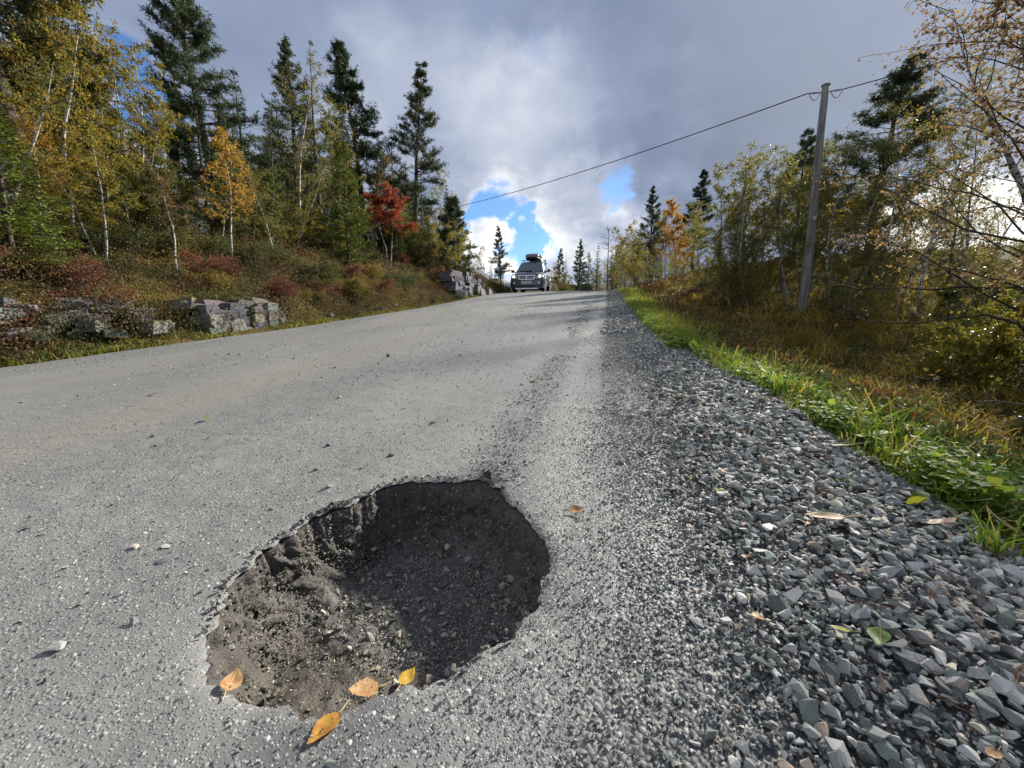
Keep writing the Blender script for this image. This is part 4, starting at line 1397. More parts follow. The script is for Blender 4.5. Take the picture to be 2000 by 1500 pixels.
# trees deeper in the stand on the bank, and the ones standing behind the thicket
rt_ = random.Random(5)
kinds = ['birch_olive_c', 'spruce_mid', 'birch_yellow_b', 'spruce_dark', 'birch_olive_b', 'birch_green', 'spruce_dark', 'birch_yellow_a']
DEEP = {'birch': 'half hidden background birch', 'spruce': 'half hidden background spruce'}
for i in range(58):
    y = 3.5 + 20 * (i + rt_.random()) / 58
    x = -10.2 - 7.5 * rt_.random() ** 1.2
    k = kinds[i % len(kinds)]
    nm = 'spruce_tree' if k.startswith('spruce') else 'birch_tree'
    plant(k, nm, x, y, (2.6 + 1.6 * rt_.random()) * (.8 + .035 * y), rt_.random() * 6.28, near(DEEP[nm.split('_')[0]], x, y, DEEPM), group='trees deeper in the stand on the bank')
for i in range(26):
    y = 15.5 + 14 * rt_.random()
    x = 4.2 + (y - 15) * .2 + (y - 6) * .85 * rt_.random() ** 1.1
    k = ['birch_olive_a', 'birch_olive_c', 'birch_sparse_b', 'spruce_mid'][i % 4]
    nm = 'spruce_tree' if k.startswith('spruce') else 'birch_tree'
    plant(k, nm, x, y, 2.6 + 1.8 * rt_.random(), rt_.random() * 6.28, near({'s': 'young spruce at the back of the thicket', 'b': 'slim birch at the back of the thicket'}[k[0]], x, y, RIGHTM, 0), group='trees behind the thicket')
for i in range(22):
    s_ = 1 if i % 2 else -1
    y = 30 + 34 * rt_.random()
    x = float(xc(y)) + (1.2 + 9 * rt_.random() if s_ > 0 else -7.0 - 9 * rt_.random())
    k = ['willow_yellow', 'spruce_dark', 'birch_olive_a', 'pine_b', 'willow'][i % 5]
    nm = {'w': 'willow_shrub', 's': 'spruce_tree', 'b': 'birch_tree', 'p': 'pine_tree'}[k[0]]
    plant(k, nm, x, y, {'w': 1.6, 's': 3.4, 'b': 3.0, 'p': 4.4}[k[0]] * (.8 + .4 * rt_.random()), rt_.random() * 6.28, near({'w': 'far low bush', 's': 'far small spruce', 'b': 'far small birch', 'p': 'far small pine'}[k[0]], x, y, RIGHTM, 0), group='trees beyond the crest')

for i in range(48):
    y = 4.2 + 15 * (i + rt_.random()) / 48
    x = -8.7 - 1.9 * rt_.random()
    k = ['birch_green', 'willow', 'spruce_mid', 'birch_green', 'willow_yellow', 'spruce_green'][i % 6]
    nm = {'w': 'willow_shrub', 's': 'spruce_tree', 'b': 'birch_tree'}[k[0]]
    lab = {'w': 'low olive willow', 's': 'low young spruce', 'b': 'low young birch'}[k[0]]
    if -10.2 < x and 11.3 < y < 14.2:
        continue
    plant(k, nm, x, y, (.75 + .6 * rt_.random()) * (.75 + .07 * y), rt_.random() * 6.28, near(lab, x, y, BANK), group='low growth under the trees on the bank', wide=1.3)

for i in range(22):
    y = 23.5 + 18 * (i + rt_.random()) / 22
    x = float(xc(y)) + 1.0 + .5 * rt_.random() + (i % 3) * 1.5
    k = ['birch_yellow_b', 'spruce_mid', 'birch_olive_c', 'birch_olive_a', 'spruce_dark', 'willow'][i % 6]
    nm = {'w': 'willow_shrub', 's': 'spruce_tree', 'b': 'birch_tree'}[k[0]]
    plant(k, nm, x, y, {'w': 1.6, 's': 3.3, 'b': 3.1}[k[0]] * (.8 + .5 * rt_.random()), rt_.random() * 6.28, near({'w': 'bush in the roadside belt', 's': 'spruce in the roadside belt', 'b': 'birch in the roadside belt'}[k[0]], x, y, RIGHTM, 0), group='belt of trees right of the crest')

# low shrubs that stand out on the heather slope
PROTO['dwarf_red'] = (birch(65, .5, 7, 1.0, [(.20, .06, .04), (.16, .07, .035), (.24, .09, .045)], leaf=.028, spread=.5, start=.1, bushy=True, rad0=.010, mat=M_COVER, nleaf=14), .5)
PROTO['dwarf_green'] = (birch(66, .5, 7, 1.0, GRN, leaf=.028, spread=.5, start=.1, bushy=True, rad0=.010, mat=M_COVER, nleaf=14), .5)
PROTO['dwarf_yellow'] = (birch(67, .5, 7, 1.0, [(.28, .22, .04), (.22, .19, .04), (.30, .19, .04)], leaf=.028, spread=.5, start=.1, bushy=True, rad0=.010, mat=M_COVER, nleaf=14), .5)
for i in range(72):
    u = .75 + 2.4 * rt_.random(); y = 2.4 + 15.5 * rt_.random() ** 1.2
    k = ['dwarf_red', 'dwarf_green', 'dwarf_yellow', 'dwarf_green'][i % 4]
    if u > 1.6 and 11.0 < y < 13.8:
        continue
    plant(k, 'dwarf_shrub', -5.5 - u, y, .22 + .26 * rt_.random(), rt_.random() * 6.28, near({'dwarf_red': 'rust red dwarf shrub', 'dwarf_green': 'dark green dwarf shrub', 'dwarf_yellow': 'yellow dwarf shrub'}[k], -5.5 - u, y, BANK), group='dwarf shrubs on the heather slope', wide=1.3, cat='shrub')

# the near birch at the right edge, brown leaves against the light
PROTO['birch_brown'] = (birch(61, 4.6, 4, .62, BRN, [3, 3, 3, 2, 1], leaf=.038, spread=.42, start=.16, droop=.15, rad0=.009), 4.6)
plant('birch_brown', 'birch_tree', 4.45, 4.3, 4.9, 1.1, 'near birch with brown leaves at the right edge')
PROTO['shrub_gloss'] = (birch(62, 1.3, 7, 1.1, GRN, [3, 3, 2, 3], leaf=.05, spread=.36, start=.08, bushy=True, rad0=.007, mat=M_GLOSS), 1.3)
PROTO['shrub_gloss_y'] = (birch(63, 1.0, 6, 1.0, [(.30, .27, .04), (.20, .22, .04), (.36, .27, .05)], leaf=.045, spread=.36, start=.05, bushy=True, rad0=.007, mat=M_GLOSS), 1.0)
plant('shrub_gloss', 'leafy_shrub', 3.75, 3.55, 1.35, .4, 'dark green shrub with shiny leaves at the right edge', cat='shrub', group='low shrubs in the bog')
plant('shrub_gloss', 'leafy_shrub', 4.9, 4.9, 1.5, 2.4, 'dark green shrub behind the near brown birch', cat='shrub', group='low shrubs in the bog')
plant('shrub_gloss_y', 'leafy_shrub', 3.95, 5.2, 1.0, 1.4, 'low yellow green shrub glinting in front of the near birch', cat='shrub', group='low shrubs in the bog')
plant('shrub_gloss', 'leafy_shrub', 5.4, 6.6, 1.3, 5.0, 'shiny leaved shrub beyond the yellow green one', cat='shrub', group='low shrubs in the bog')

# dead standing trunk past the crest
def dead_tree():
    A = Acc(); r = np.random.default_rng(8)
    tr = curve_path((0, 0, -.2), (.03, 0, 1), 4.9, 12, r, .035)
    tube(A, tr, np.linspace(.065, .012, 12), 7)
    B = Acc()
    for i in range(34):
        a = r.random() * 6.283; p = path_at(tr, np.array(.2 + .8 * r.random()))
        tube(B, curve_path(p, (math.cos(a), math.sin(a), .15), .3 + .5 * r.random(), 4, r, .15, (0, 0, .4)), np.linspace(.018, .005, 4), 4)
    e = obj('dead_tree', None, loc=(-.05, 28, float(ground(-.05, 28))))
    m = bark_mat('grey_deadwood', (.10, .095, .09), (.22, .21, .195), 20, (1, 1, .2))
    obj('trunk', A.mesh('trunk', m, True), e)
    obj('branches', B.mesh('branches', m), e)
    tag(e, 'bare grey dead trunk with broken stubs past the crest', 'dead tree')


dead_tree()

# ------------------------------------------------------------------ low cover
def heath(n_clumps, sampler, pals, per=24, hgt=.16, sz=.022, seed=1):
    r = np.random.default_rng(seed)
    xy = sampler(n_clumps, r)
    n_ = len(xy)
    d = np.hypot(xy[:, 0], xy[:, 1])
    # patches of one colour
    f = .4 * vn(xy[:, 0] * .9 + 3, xy[:, 1] * .9, 71) + .6 * vn(xy[:, 0] * 3.6, xy[:, 1] * 3.6 + 9, 72)
    f = np.clip((f - .5) * 2.5 + .5 + .10 * r.normal(size=n_), 0, .999)
    pal = np.asarray(pals)
    cc = pal[(f * len(pal)).astype(int)]
    hh = hgt * (.25 + 1.5 * vn(xy[:, 0] * 1.9, xy[:, 1] * 1.9, 73) ** 1.5) * (.7 + .6 * r.random(n_))
    base = np.column_stack([xy, ground(xy[:, 0], xy[:, 1])])
    m = per
    off = r.normal(0, .07, (n_, m, 3)); off[:, :, 2] = hh[:, None] * r.random((n_, m)) ** .7
    P = base[:, None, :] + off * np.array([1, 1, 1])
    ax = r.normal(0, .6, (n_, m, 3)); ax[:, :, 2] = abs(ax[:, :, 2]) + .35
    s = sz * (.6 + .8 * r.random((n_, m))) * (1 + .035 * d)[:, None]
    c = cc[:, None, :] * (.6 + .8 * r.random((n_, m, 1)))
    A = Acc()
    leaf_tris(A, P.reshape(-1, 3), ax.reshape(-1, 3), rand_dirs(n_ * m, r), s.ravel(), s.ravel() * .6, c.reshape(-1, 3))
    # a dark stem here and there
    return A


HEATH = [(.03, .034, .014), (.075, .08, .024), (.17, .15, .04), (.085, .055, .03), (.15, .08, .045), (.18, .065, .05), (.055, .045, .024), (.18, .16, .045), (.06, .06, .022), (.22, .155, .05)]


def left_sampler(n, r):
    y = 1.2 + 22 * r.random(n) ** 1.5
    u = .12 + 6.5 * r.random(n) ** 1.5
    bare = ((u < .75) & (y > 2.6) & (y < 6.0) & (r.random(n) < np.where(y > 4.5, .75, .35))) | ((u < .9) & (y > 14.3) & (y < 18.4) & (r.random(n) < .85))
    q = np.column_stack([-5.5 - u + xc(y), y])
    return q[~bare & (vn(q[:, 0] * 5, q[:, 1] * 5, 74) > .22)]


A = heath(20000, left_sampler, HEATH, 17, .36, .022, 81)
obj('heather', A.mesh('heather', M_COVER), None, kind='stuff')
bpy.data.objects['heather']['label'] = 'rust red and olive heath plants covering the left bank'
bpy.data.objects['heather']['category'] = 'heather'


def blades(xy, zf, h, w, col, seed, bend=.5, lean=None):
    r = np.random.default_rng(seed)
    n = len(xy)
    a = r.random(n) * 6.283
    d = np.column_stack([np.cos(a), np.sin(a), np.zeros(n)])
    s = np.column_stack([-np.sin(a), np.cos(a), np.zeros(n)])
    a2 = r.random(n) * 6.283
    s = np.column_stack([np.cos(a2), np.sin(a2), np.zeros(n)])
    b = np.column_stack([xy, zf(xy[:, 0], xy[:, 1]) - .01])
    bd = bend * (.3 + .9 * r.random(n))
    h = h[:, None]; w = w[:, None]; bd = bd[:, None]
    up_ = np.array([0, 0, 1.0])
    p1 = b + up_ * h * .5 + d * h * bd * .18
    p2 = b + up_ * h * (.88 - .1 * bd) + d * h * bd * .55
    p3 = b + up_ * h * (1 - .35 * bd) + d * h * bd * 1.0
    V = np.stack([b - s * w * .5, b + s * w * .5, p1 - s * w * .45, p1 + s * w * .45, p2 - s * w * .3, p2 + s * w * .3, p3], 1)
    F = np.array([[0, 1, 3], [0, 3, 2], [2, 3, 5], [2, 5, 4], [4, 5, 6]])[None] + (np.arange(n) * 7)[:, None, None]
    return V, F, np.repeat(col, 7, 0)


def zany(x, y):
    return np.maximum(ground(x, y), np.where((x - xc(y)) < 1.3, zshoulder(x, y) - .01, -99))


# grass and broad leaves along the right verge
def verge_inner(y):
    return np.interp(y, [0, 1, 2.4, 3.2, 4.3, 7.8, 14, 24], [1.02, .95, .90, .74, .56, .50, .48, .40])


r = np.random.default_rng(91)
n = 15000
y = .55 + 22 * r.random(n) ** 2.1
x = verge_inner(y) + np.abs(r.normal(0, 1, n)) * np.interp(y, [0, 3, 8, 20], [.20, .26, .5, .7]) + .03 * fbm(y * 3, y, 92, 2)
clump = vn(x * 9, y * 6, 93) > .38
x, y = x[clump], y[clump]
n = len(x)
hh = (.055 + .10 * r.random(n) ** 2) * (1 + .02 * y) * np.interp(x - verge_inner(y), [0, .15, .6], [.6, 1.0, 1.2])
pal = np.array([(.145, .205, .03), (.20, .27, .04), (.12, .165, .028), (.28, .29, .06), (.34, .28, .13)])
c = pal[r.choice(5, n, p=[.26, .27, .17, .15, .15])] * (.7 + .6 * r.random((n, 1)))
yel = ss(3.2, 5.5, y)[:, None] * ss(.6, .4, np.abs(vn(x * 1.2, y * .7, 95) - .5) + .2)[:, None]
c = c * (1 - .5 * yel) + np.array([.30, .28, .05]) * .5 * yel
A = Acc()
A.add(*blades(np.column_stack([x, y]), zany, hh, .0045 * (1 + .25 * y) ** .8 * (.7 + .6 * r.random(n)), c, 94, .8))
# round and lobed leaves between the blades
n = 15000
y = .6 + 13 * r.random(n) ** 2.2
x = verge_inner(y) + .01 + np.abs(r.normal(0, 1, n)) * np.interp(y, [0, 3, 8, 20], [.19, .18, .22, .3])
keep = vn(x * 7 + 5, y * 5, 96) > .42
x, y = x[keep], y[keep]; n = len(x)
hz = .015 + .085 * r.random(n)
P = np.column_stack([x, y, zany(x, y) + hz])
ax = r.normal(0, 1, (n, 3)); ax[:, 2] = .25 * ax[:, 2]
nr = np.column_stack([r.normal(0, .35, n), r.normal(0, .35, n), np.ones(n)])
ls = .025 * (.5 + 1.0 * r.random(n)) * (1 + .03 * y)
gcol = np.array([(.14, .235, .03), (.19, .29, .04), (.11, .19, .028), (.27, .31, .055)])[r.choice(4, n)] * (.7 + .5 * r.random((n, 1)))
leaf_tris(A, P, ax, nr, ls, ls * .95, gcol, .08)
g_o = obj('grass', A.mesh('grass', M_GRASS), None, kind='stuff')
g_o['label'] = 'bright green grass and clover along the right verge'; g_o['category'] = 'grass'

# sedge in the wet ground between the verge and the thicket
n = 30000
y = 1.4 + 20 * r.random(n) ** 1.35
x = 1.45 + (.8 + .62 * y) * r.random(n) ** .9
tuf = vn(x * 2.2, y * 2.2, 97)
keep = r.random(n) < .25 + 1.0 * tuf * ss(.6, 1.6, x - 1.2)
x, y, tuf = x[keep], y[keep], tuf[keep]; n = len(x)
pal = np.array([(.40, .25, .05), (.33, .26, .055), (.23, .22, .05), (.44, .32, .08), (.26, .16, .05)])
ci = np.clip((vn(x * .8, y * .8, 98) + .25 * r.normal(size=n)) * 5, 0, 4.99).astype(int)
c = pal[ci] * (.6 + .7 * r.random((n, 1)))
hh = (.09 + .22 * tuf) * (.6 + .7 * r.random(n))
A = Acc()
A.add(*blades(np.column_stack([x, y]), ground, hh, .005 * (1 + .22 * y) ** .8 * (.7 + .6 * r.random(n)), c, 99, .9))
s_o = obj('sedge_grass', A.mesh('sedge_grass', M_GRASS), None, kind='stuff')
s_o['label'] = 'amber and olive sedge on the wet ground right of the verge'; s_o['category'] = 'sedge'

# strip of grass at the left foot of the bank
n = 5200
y = 1.0 + 19 * r.random(n) ** 1.3
x = -5.5 - .10 + xc(y) - np.abs(r.normal(0, .14, n)) + .06 * fbm(y * 1.3, y, 88, 2)
keep = vn(y * 2.2, x * 2, 89) > .36
x, y = x[keep], y[keep]; n = len(x)
pal = np.array([(.12, .17, .03), (.20, .21, .045), (.28, .21, .06), (.10, .13, .03)])
c = pal[r.choice(4, n)] * (.7 + .6 * r.random((n, 1)))
A = Acc()
A.add(*blades(np.column_stack([x, y]), lambda a_, b_: np.maximum(ground(a_, b_), zroad(a_, b_)), .07 * (.5 + r.random(n)), .012 * (.7 + .6 * r.random(n)), c, 90, .8))
f_o = obj('roadside_grass', A.mesh('roadside_grass', M_GRASS), None, kind='stuff')
f_o['label'] = 'pale green grass along the foot of the left bank'; f_o['category'] = 'grass'


# dwarf shrubs and litter on the bog side: small shiny leaves, some red and yellow
def right_sampler(n, r):
    y = 1.0 + 9 * r.random(n) ** 1.5
    x = 1.25 + (1.2 + .75 * y) * r.random(n)
    return np.column_stack([x, y])


A = heath(5200, right_sampler, [(.05, .075, .02), (.07, .095, .024), (.11, .10, .03), (.17, .06, .03), (.055, .06, .018), (.10, .055, .025), (.20, .15, .04), (.06, .085, .022)], 15, .13, .026, 82)
b_o = obj('bilberry_cover', A.mesh('bilberry_cover', M_GLOSS), None, kind='stuff')
b_o['label'] = 'dark shiny dwarf shrubs and litter below the right verge'; b_o['category'] = 'undergrowth'
A = heath(4200, lambda n, r: np.column_stack([1.4 + 11 * r.random(n) ** 1.1, 9 + 22 * r.random(n)]), [(.10, .05, .024), (.14, .075, .03), (.075, .06, .022), (.17, .085, .035), (.12, .09, .03)], 15, .22, .034, 83)
h_o = obj('brown_heath', A.mesh('brown_heath', M_COVER), None, kind='stuff')
h_o['label'] = 'brown heath under the birches on the right'; h_o['category'] = 'heather'

# ------------------------------------------------------------------ rock outcrops on the left bank
ROCKS = [rock_template(500 + k) for k in range(8)]
ROCK_ME = [tri_mesh('rock', v, f, None, M_ROCK, False) for v, f in ROCKS]
rr_ = random.Random(12)


def outcrop(name, label, loc, blocks):
    e = obj(name, None, loc=loc)
    for (dx, dy, dz, sx_, sy_, sz_, rz, c) in blocks:
        o = obj('rock', ROCK_ME[rr_.randrange(8)], e, loc=(dx, dy, dz), rot=(rr_.uniform(-.1, .1), rr_.uniform(-.1, .1), rz), scale=(sx_, sy_, sz_))
        o.color = tuple(v * rr_.uniform(.8, 1.2) for v in c) + (1,)
    tag(e, label, 'rock', 'rock outcrops along the left bank')
    return e


PK, GY, DK, BL = (.17, .148, .132), (.135, .133, .127), (.07, .07, .072), (.095, .10, .112)
# blocky pinkish wall close to the road
bl = []
y_ = -.70
while y_ < .62:
    w_ = rr_.uniform(.13, .27)
    z_ = -.06
    top = .42 + rr_.uniform(-.07, .05) + .11 * (y_ / 1.4)
    back = rr_.uniform(-.05, .04)
    while z_ < top - .05:
        h_ = min(rr_.uniform(.10, .26), top - z_ + .03)
        bl.append((-.15 + back - .10 * z_ + rr_.uniform(-.02, .02), y_ + w_ / 2, z_ + h_ / 2, .15, w_ * .58, h_ * .57, rr_.uniform(-.12, .12), rr_.choice([PK, PK, GY, GY, DK])))
        z_ += h_
    y_ += w_
for i in range(6):
    bl.append((-.42 + rr_.uniform(-.08, .05), -.65 + .26 * i, .38 + .03 * i + rr_.uniform(-.02, .02), .22, .18, .06, rr_.uniform(-.5, .5), GY))
outcrop('rock_outcrop', 'blocky pinkish rock wall close to the road edge', (-5.72, 5.25, float(zr(5.25)) + .02), bl)
# low lichened ledges
bl = []
for i in range(30):
    y_ = -1.3 + 2.5 * rr_.random()
    u_ = rr_.random()
    bl.append((-.05 - .55 * u_, y_, .14 + .40 * u_ + .105 * y_, rr_.uniform(.07, .14), rr_.uniform(.08, .18), rr_.uniform(.04, .09), rr_.uniform(-.8, .8), rr_.choice([GY, DK, DK, (.2, .2, .185), PK])))
outcrop('rock_outcrop', 'low broken ledges with pale lichen left of the rock wall', (-5.80, 3.75, float(zr(3.75)) + .06), bl)
# dark rock face near the crest
bl = []
for i in range(46):
    y_ = -1.9 + 3.9 * rr_.random()
    u_ = rr_.random()
    hgt = (.25 + 1.05 * u_) * (1 - .25 * abs(y_) / 2)
    bl.append((-.05 - .55 * u_, y_, hgt * .9 + .11 * y_, rr_.uniform(.20, .32), rr_.uniform(.22, .45), rr_.uniform(.10, .2), rr_.uniform(-.4, .4), rr_.choice([BL, BL, DK, DK, GY])))
outcrop('rock_outcrop', 'dark steep rock face beside the road near the crest', (-5.75, 16.4, float(zr(16.4)) - .05), bl)
# stones in the slope between them
bl = []
for i in range(16):
    y_ = -2.6 + 5.4 * rr_.random(); u_ = rr_.random()
    bl.append((-.05 - .9 * u_, y_, .10 + .48 * u_ + .125 * y_, rr_.uniform(.07, .16), rr_.uniform(.08, .18), rr_.uniform(.04, .10), rr_.uniform(-.7, .7), rr_.choice([GY, DK, PK])))
outcrop('rock_outcrop', 'scattered half-buried stones in the slope right of the rock wall', (-5.8, 9.2, float(zr(9.2)) + .0), bl)
bl = [(0, 0, .3, 1.0, .8, .5, .3, DK), (.9, .3, .25, .8, .7, .42, 1.0, DK), (1.7, .5, .35, .9, .8, .45, 2.0, (.06, .055, .05))]
outcrop('rock_outcrop', 'low dark boulders past the crest right of the car', (-4.3, 41.0, float(zr(41.0)) + .15), bl)

# bright moss cushion on the bank
A = Acc()
r = np.random.default_rng(77)
n = 2600
q = r.normal(0, 1, (n, 2)) * np.array([.22, .30]); P = np.column_stack([-6.55 + q[:, 0], 4.35 + q[:, 1]])
P = np.column_stack([P, ground(P[:, 0], P[:, 1]) + .05 + .06 * r.random(n)])
ax = r.normal(0, .6, (n, 3)); ax[:, 2] = abs(ax[:, 2]) + .5
leaf_tris(A, P, ax, rand_dirs(n, r), .022 * (.6 + .8 * r.random(n)), .014 * np.ones(n), pick_cols(r, n, [(.30, .27, .03), (.36, .30, .04), (.22, .21, .03)]))
m_o = obj('moss_cushion', A.mesh('moss_cushion', M_COVER)); tag(m_o, 'bright yellow moss cushion above the lichened ledges', 'moss')

# ------------------------------------------------------------------ utility pole and cable
M_POLE = bark_mat('weathered_pole', (.13, .125, .115), (.26, .25, .23), 18, (1, 1, .06), .5)
M_METAL = simple('galvanised', (.35, .36, .37), .45, .5, .7)
M_CABLE = simple('black_cable', (.012, .012, .014), .55)
PX, PY = 5.47, 13.0
pz = float(ground(PX, PY))
PT = pz + 6.02
pole = obj('utility_pole', None, loc=(PX, PY, pz))
A = Acc()
hh_ = np.linspace(-.3, 6.02, 14)
tube(A, np.column_stack([.012 * np.sin(hh_), .01 * np.cos(hh_ * .7), hh_]), np.linspace(.120, .080, 14), 18)
obj('shaft', A.mesh('shaft', M_POLE, True), pole)
A = Acc()
tube(A, [(0, 0, 6.0), (0, 0, 6.03), (0, 0, 6.05)], [.10, .10, .045], 16)
obj('cap', A.mesh('cap', M_POLE), pole)
for s_ in (-1, 1):
    A = Acc()
    th_ = np.linspace(0, math.pi, 9)
    tube(A, np.column_stack([s_ * (.10 + .30 * np.linspace(0, 1, 9)), np.zeros(9) - .03, 5.86 - .20 * np.sin(th_)]), .011, 6)
    obj('cable_loop', A.mesh('cable_loop', M_METAL), pole)
    A = Acc()
    tube(A, [(s_ * .08, -.02, 5.84), (s_ * .20, -.02, 5.85), (s_ * .24, -.02, 5.85), (s_ * .44, -.02, 5.86)], [.02, .02, .028, .012], 8)
    obj('tension_clamp', A.mesh('tension_clamp', M_METAL), pole)
A = Acc()
tube(A, [(.0, -.10, 2.6), (0, -.118, 2.6)], [.05, .05], 10)
obj('tag_disc', A.mesh('tag_disc', M_METAL), pole)
tag(pole, 'grey wooden utility pole right of the road', 'utility pole')


def cable(name, p0, p1, sag, label, rad_=.014):
    t = np.linspace(0, 1, 40)[:, None]
    P = np.array(p0) * (1 - t) + np.array(p1) * t
    P[:, 2] -= sag * 4 * t[:, 0] * (1 - t[:, 0])
    A = Acc(); tube(A, P, rad_, 6)
    o = obj(name, A.mesh(name, M_CABLE, True))
    tag(o, label, 'cable', 'overhead cables')


cable('overhead_cable', (PX - .42, PY - .02, PT - .16), (-13.5, 27.5, 9.15), .35, 'overhead cable crossing the road from the pole to the left trees', .014)
cable('overhead_cable', (PX + .42, PY - .02, PT - .16), (16.0, 9.2, 7.9), .25, 'overhead cable running from the pole to the right', .012)

# ------------------------------------------------------------------ car
M_PAINT = simple('navy_paint', (.085, .096, .130), .30, .6, .55, Coat_Weight=.8, Coat_Roughness=.05)
M_BLACK = simple('black_plastic', (.012, .012, .013), .6)
M_CHROME = simple('chrome', (.75, .76, .78), .14, .5, 1.0)
M_SILVER = simple('silver_trim', (.55, .56, .57), .35, .5, .6)
M_GLASS = simple('windscreen_glass', (.09, .12, .125), .05, .8)
M_TYRE = simple('tyre_rubber', (.015, .015, .015), .85)
M_LENS = simple('lamp_lens', (.78, .76, .68), .15, .7)
M_LAMP = simple('lit_lamp', (.8, .78, .7), .2, .5, Emission_Color=(1.0, .93, .78, 1.0), Emission_Strength=1.2)
M_PLATE = simple('plate_white', (.70, .70, .68), .5)
M_INK = simple('plate_ink', (.01, .01, .012), .5)
M_BOX = simple('roof_box_grey', (.085, .085, .095), .28, .6)


def bm_obj(name, bm, mat, parent, smooth=True, bevel=0.0):
    if bevel:
        bmesh.ops.bevel(bm, geom=bm.edges[:], offset=bevel, segments=2, affect='EDGES', profile=.6)
    bmesh.ops.recalc_face_normals(bm, faces=bm.faces)
    me = bpy.data.meshes.new(name); bm.to_mesh(me); bm.free()
    me.materials.append(mat)
    if smooth:
        me.polygons.foreach_set('use_smooth', np.ones(len(me.polygons), bool))
        try:
            me.set_sharp_from_angle(angle=rad(38))
        except Exception:
            pass
    return obj(name, me, parent)


def loft(sections):
    """closed skin through rings of equal length"""
    bm = bmesh.new()
    rings = [[bm.verts.new(p) for p in s] for s in sections]
    n = len(rings[0])
    for a, b in zip(rings[:-1], rings[1:]):
        for i in range(n):
            bm.faces.new((a[i], a[(i + 1) % n], b[(i + 1) % n], b[i]))
    bm.faces.new(rings[0][::-1]); bm.faces.new(rings[-1])
    return bm


def box(bm, x0, x1, y0, y1, z0, z1):
    v = [bm.verts.new(p) for p in ((x0, y0, z0), (x1, y0, z0), (x1, y1, z0), (x0, y1, z0), (x0, y0, z1), (x1, y0, z1), (x1, y1, z1), (x0, y1, z1))]
    for f in ((0, 3, 2, 1), (4, 5, 6, 7), (0, 1, 5, 4), (1, 2, 6, 5), (2, 3, 7, 6), (3, 0, 4, 7)):
        bm.faces.new([v[i] for i in f])


def poly_prism(pts_front, dy, off=(0, 0, 0)):
    """pts (x, y, z) outline extruded dy to the back"""
    bm = bmesh.new()
    a = [bm.verts.new((p[0] + off[0], p[1] + off[1], p[2] + off[2])) for p in pts_front]
    b = [bm.verts.new((p[0] + off[0], p[1] + off[1] + dy, p[2] + off[2])) for p in pts_front]
    n = len(a)
    bm.faces.new(a[::-1]); bm.faces.new(b)
    for i in range(n):
        bm.faces.new((a[i], a[(i + 1) % n], b[(i + 1) % n], b[i]))
    return bm


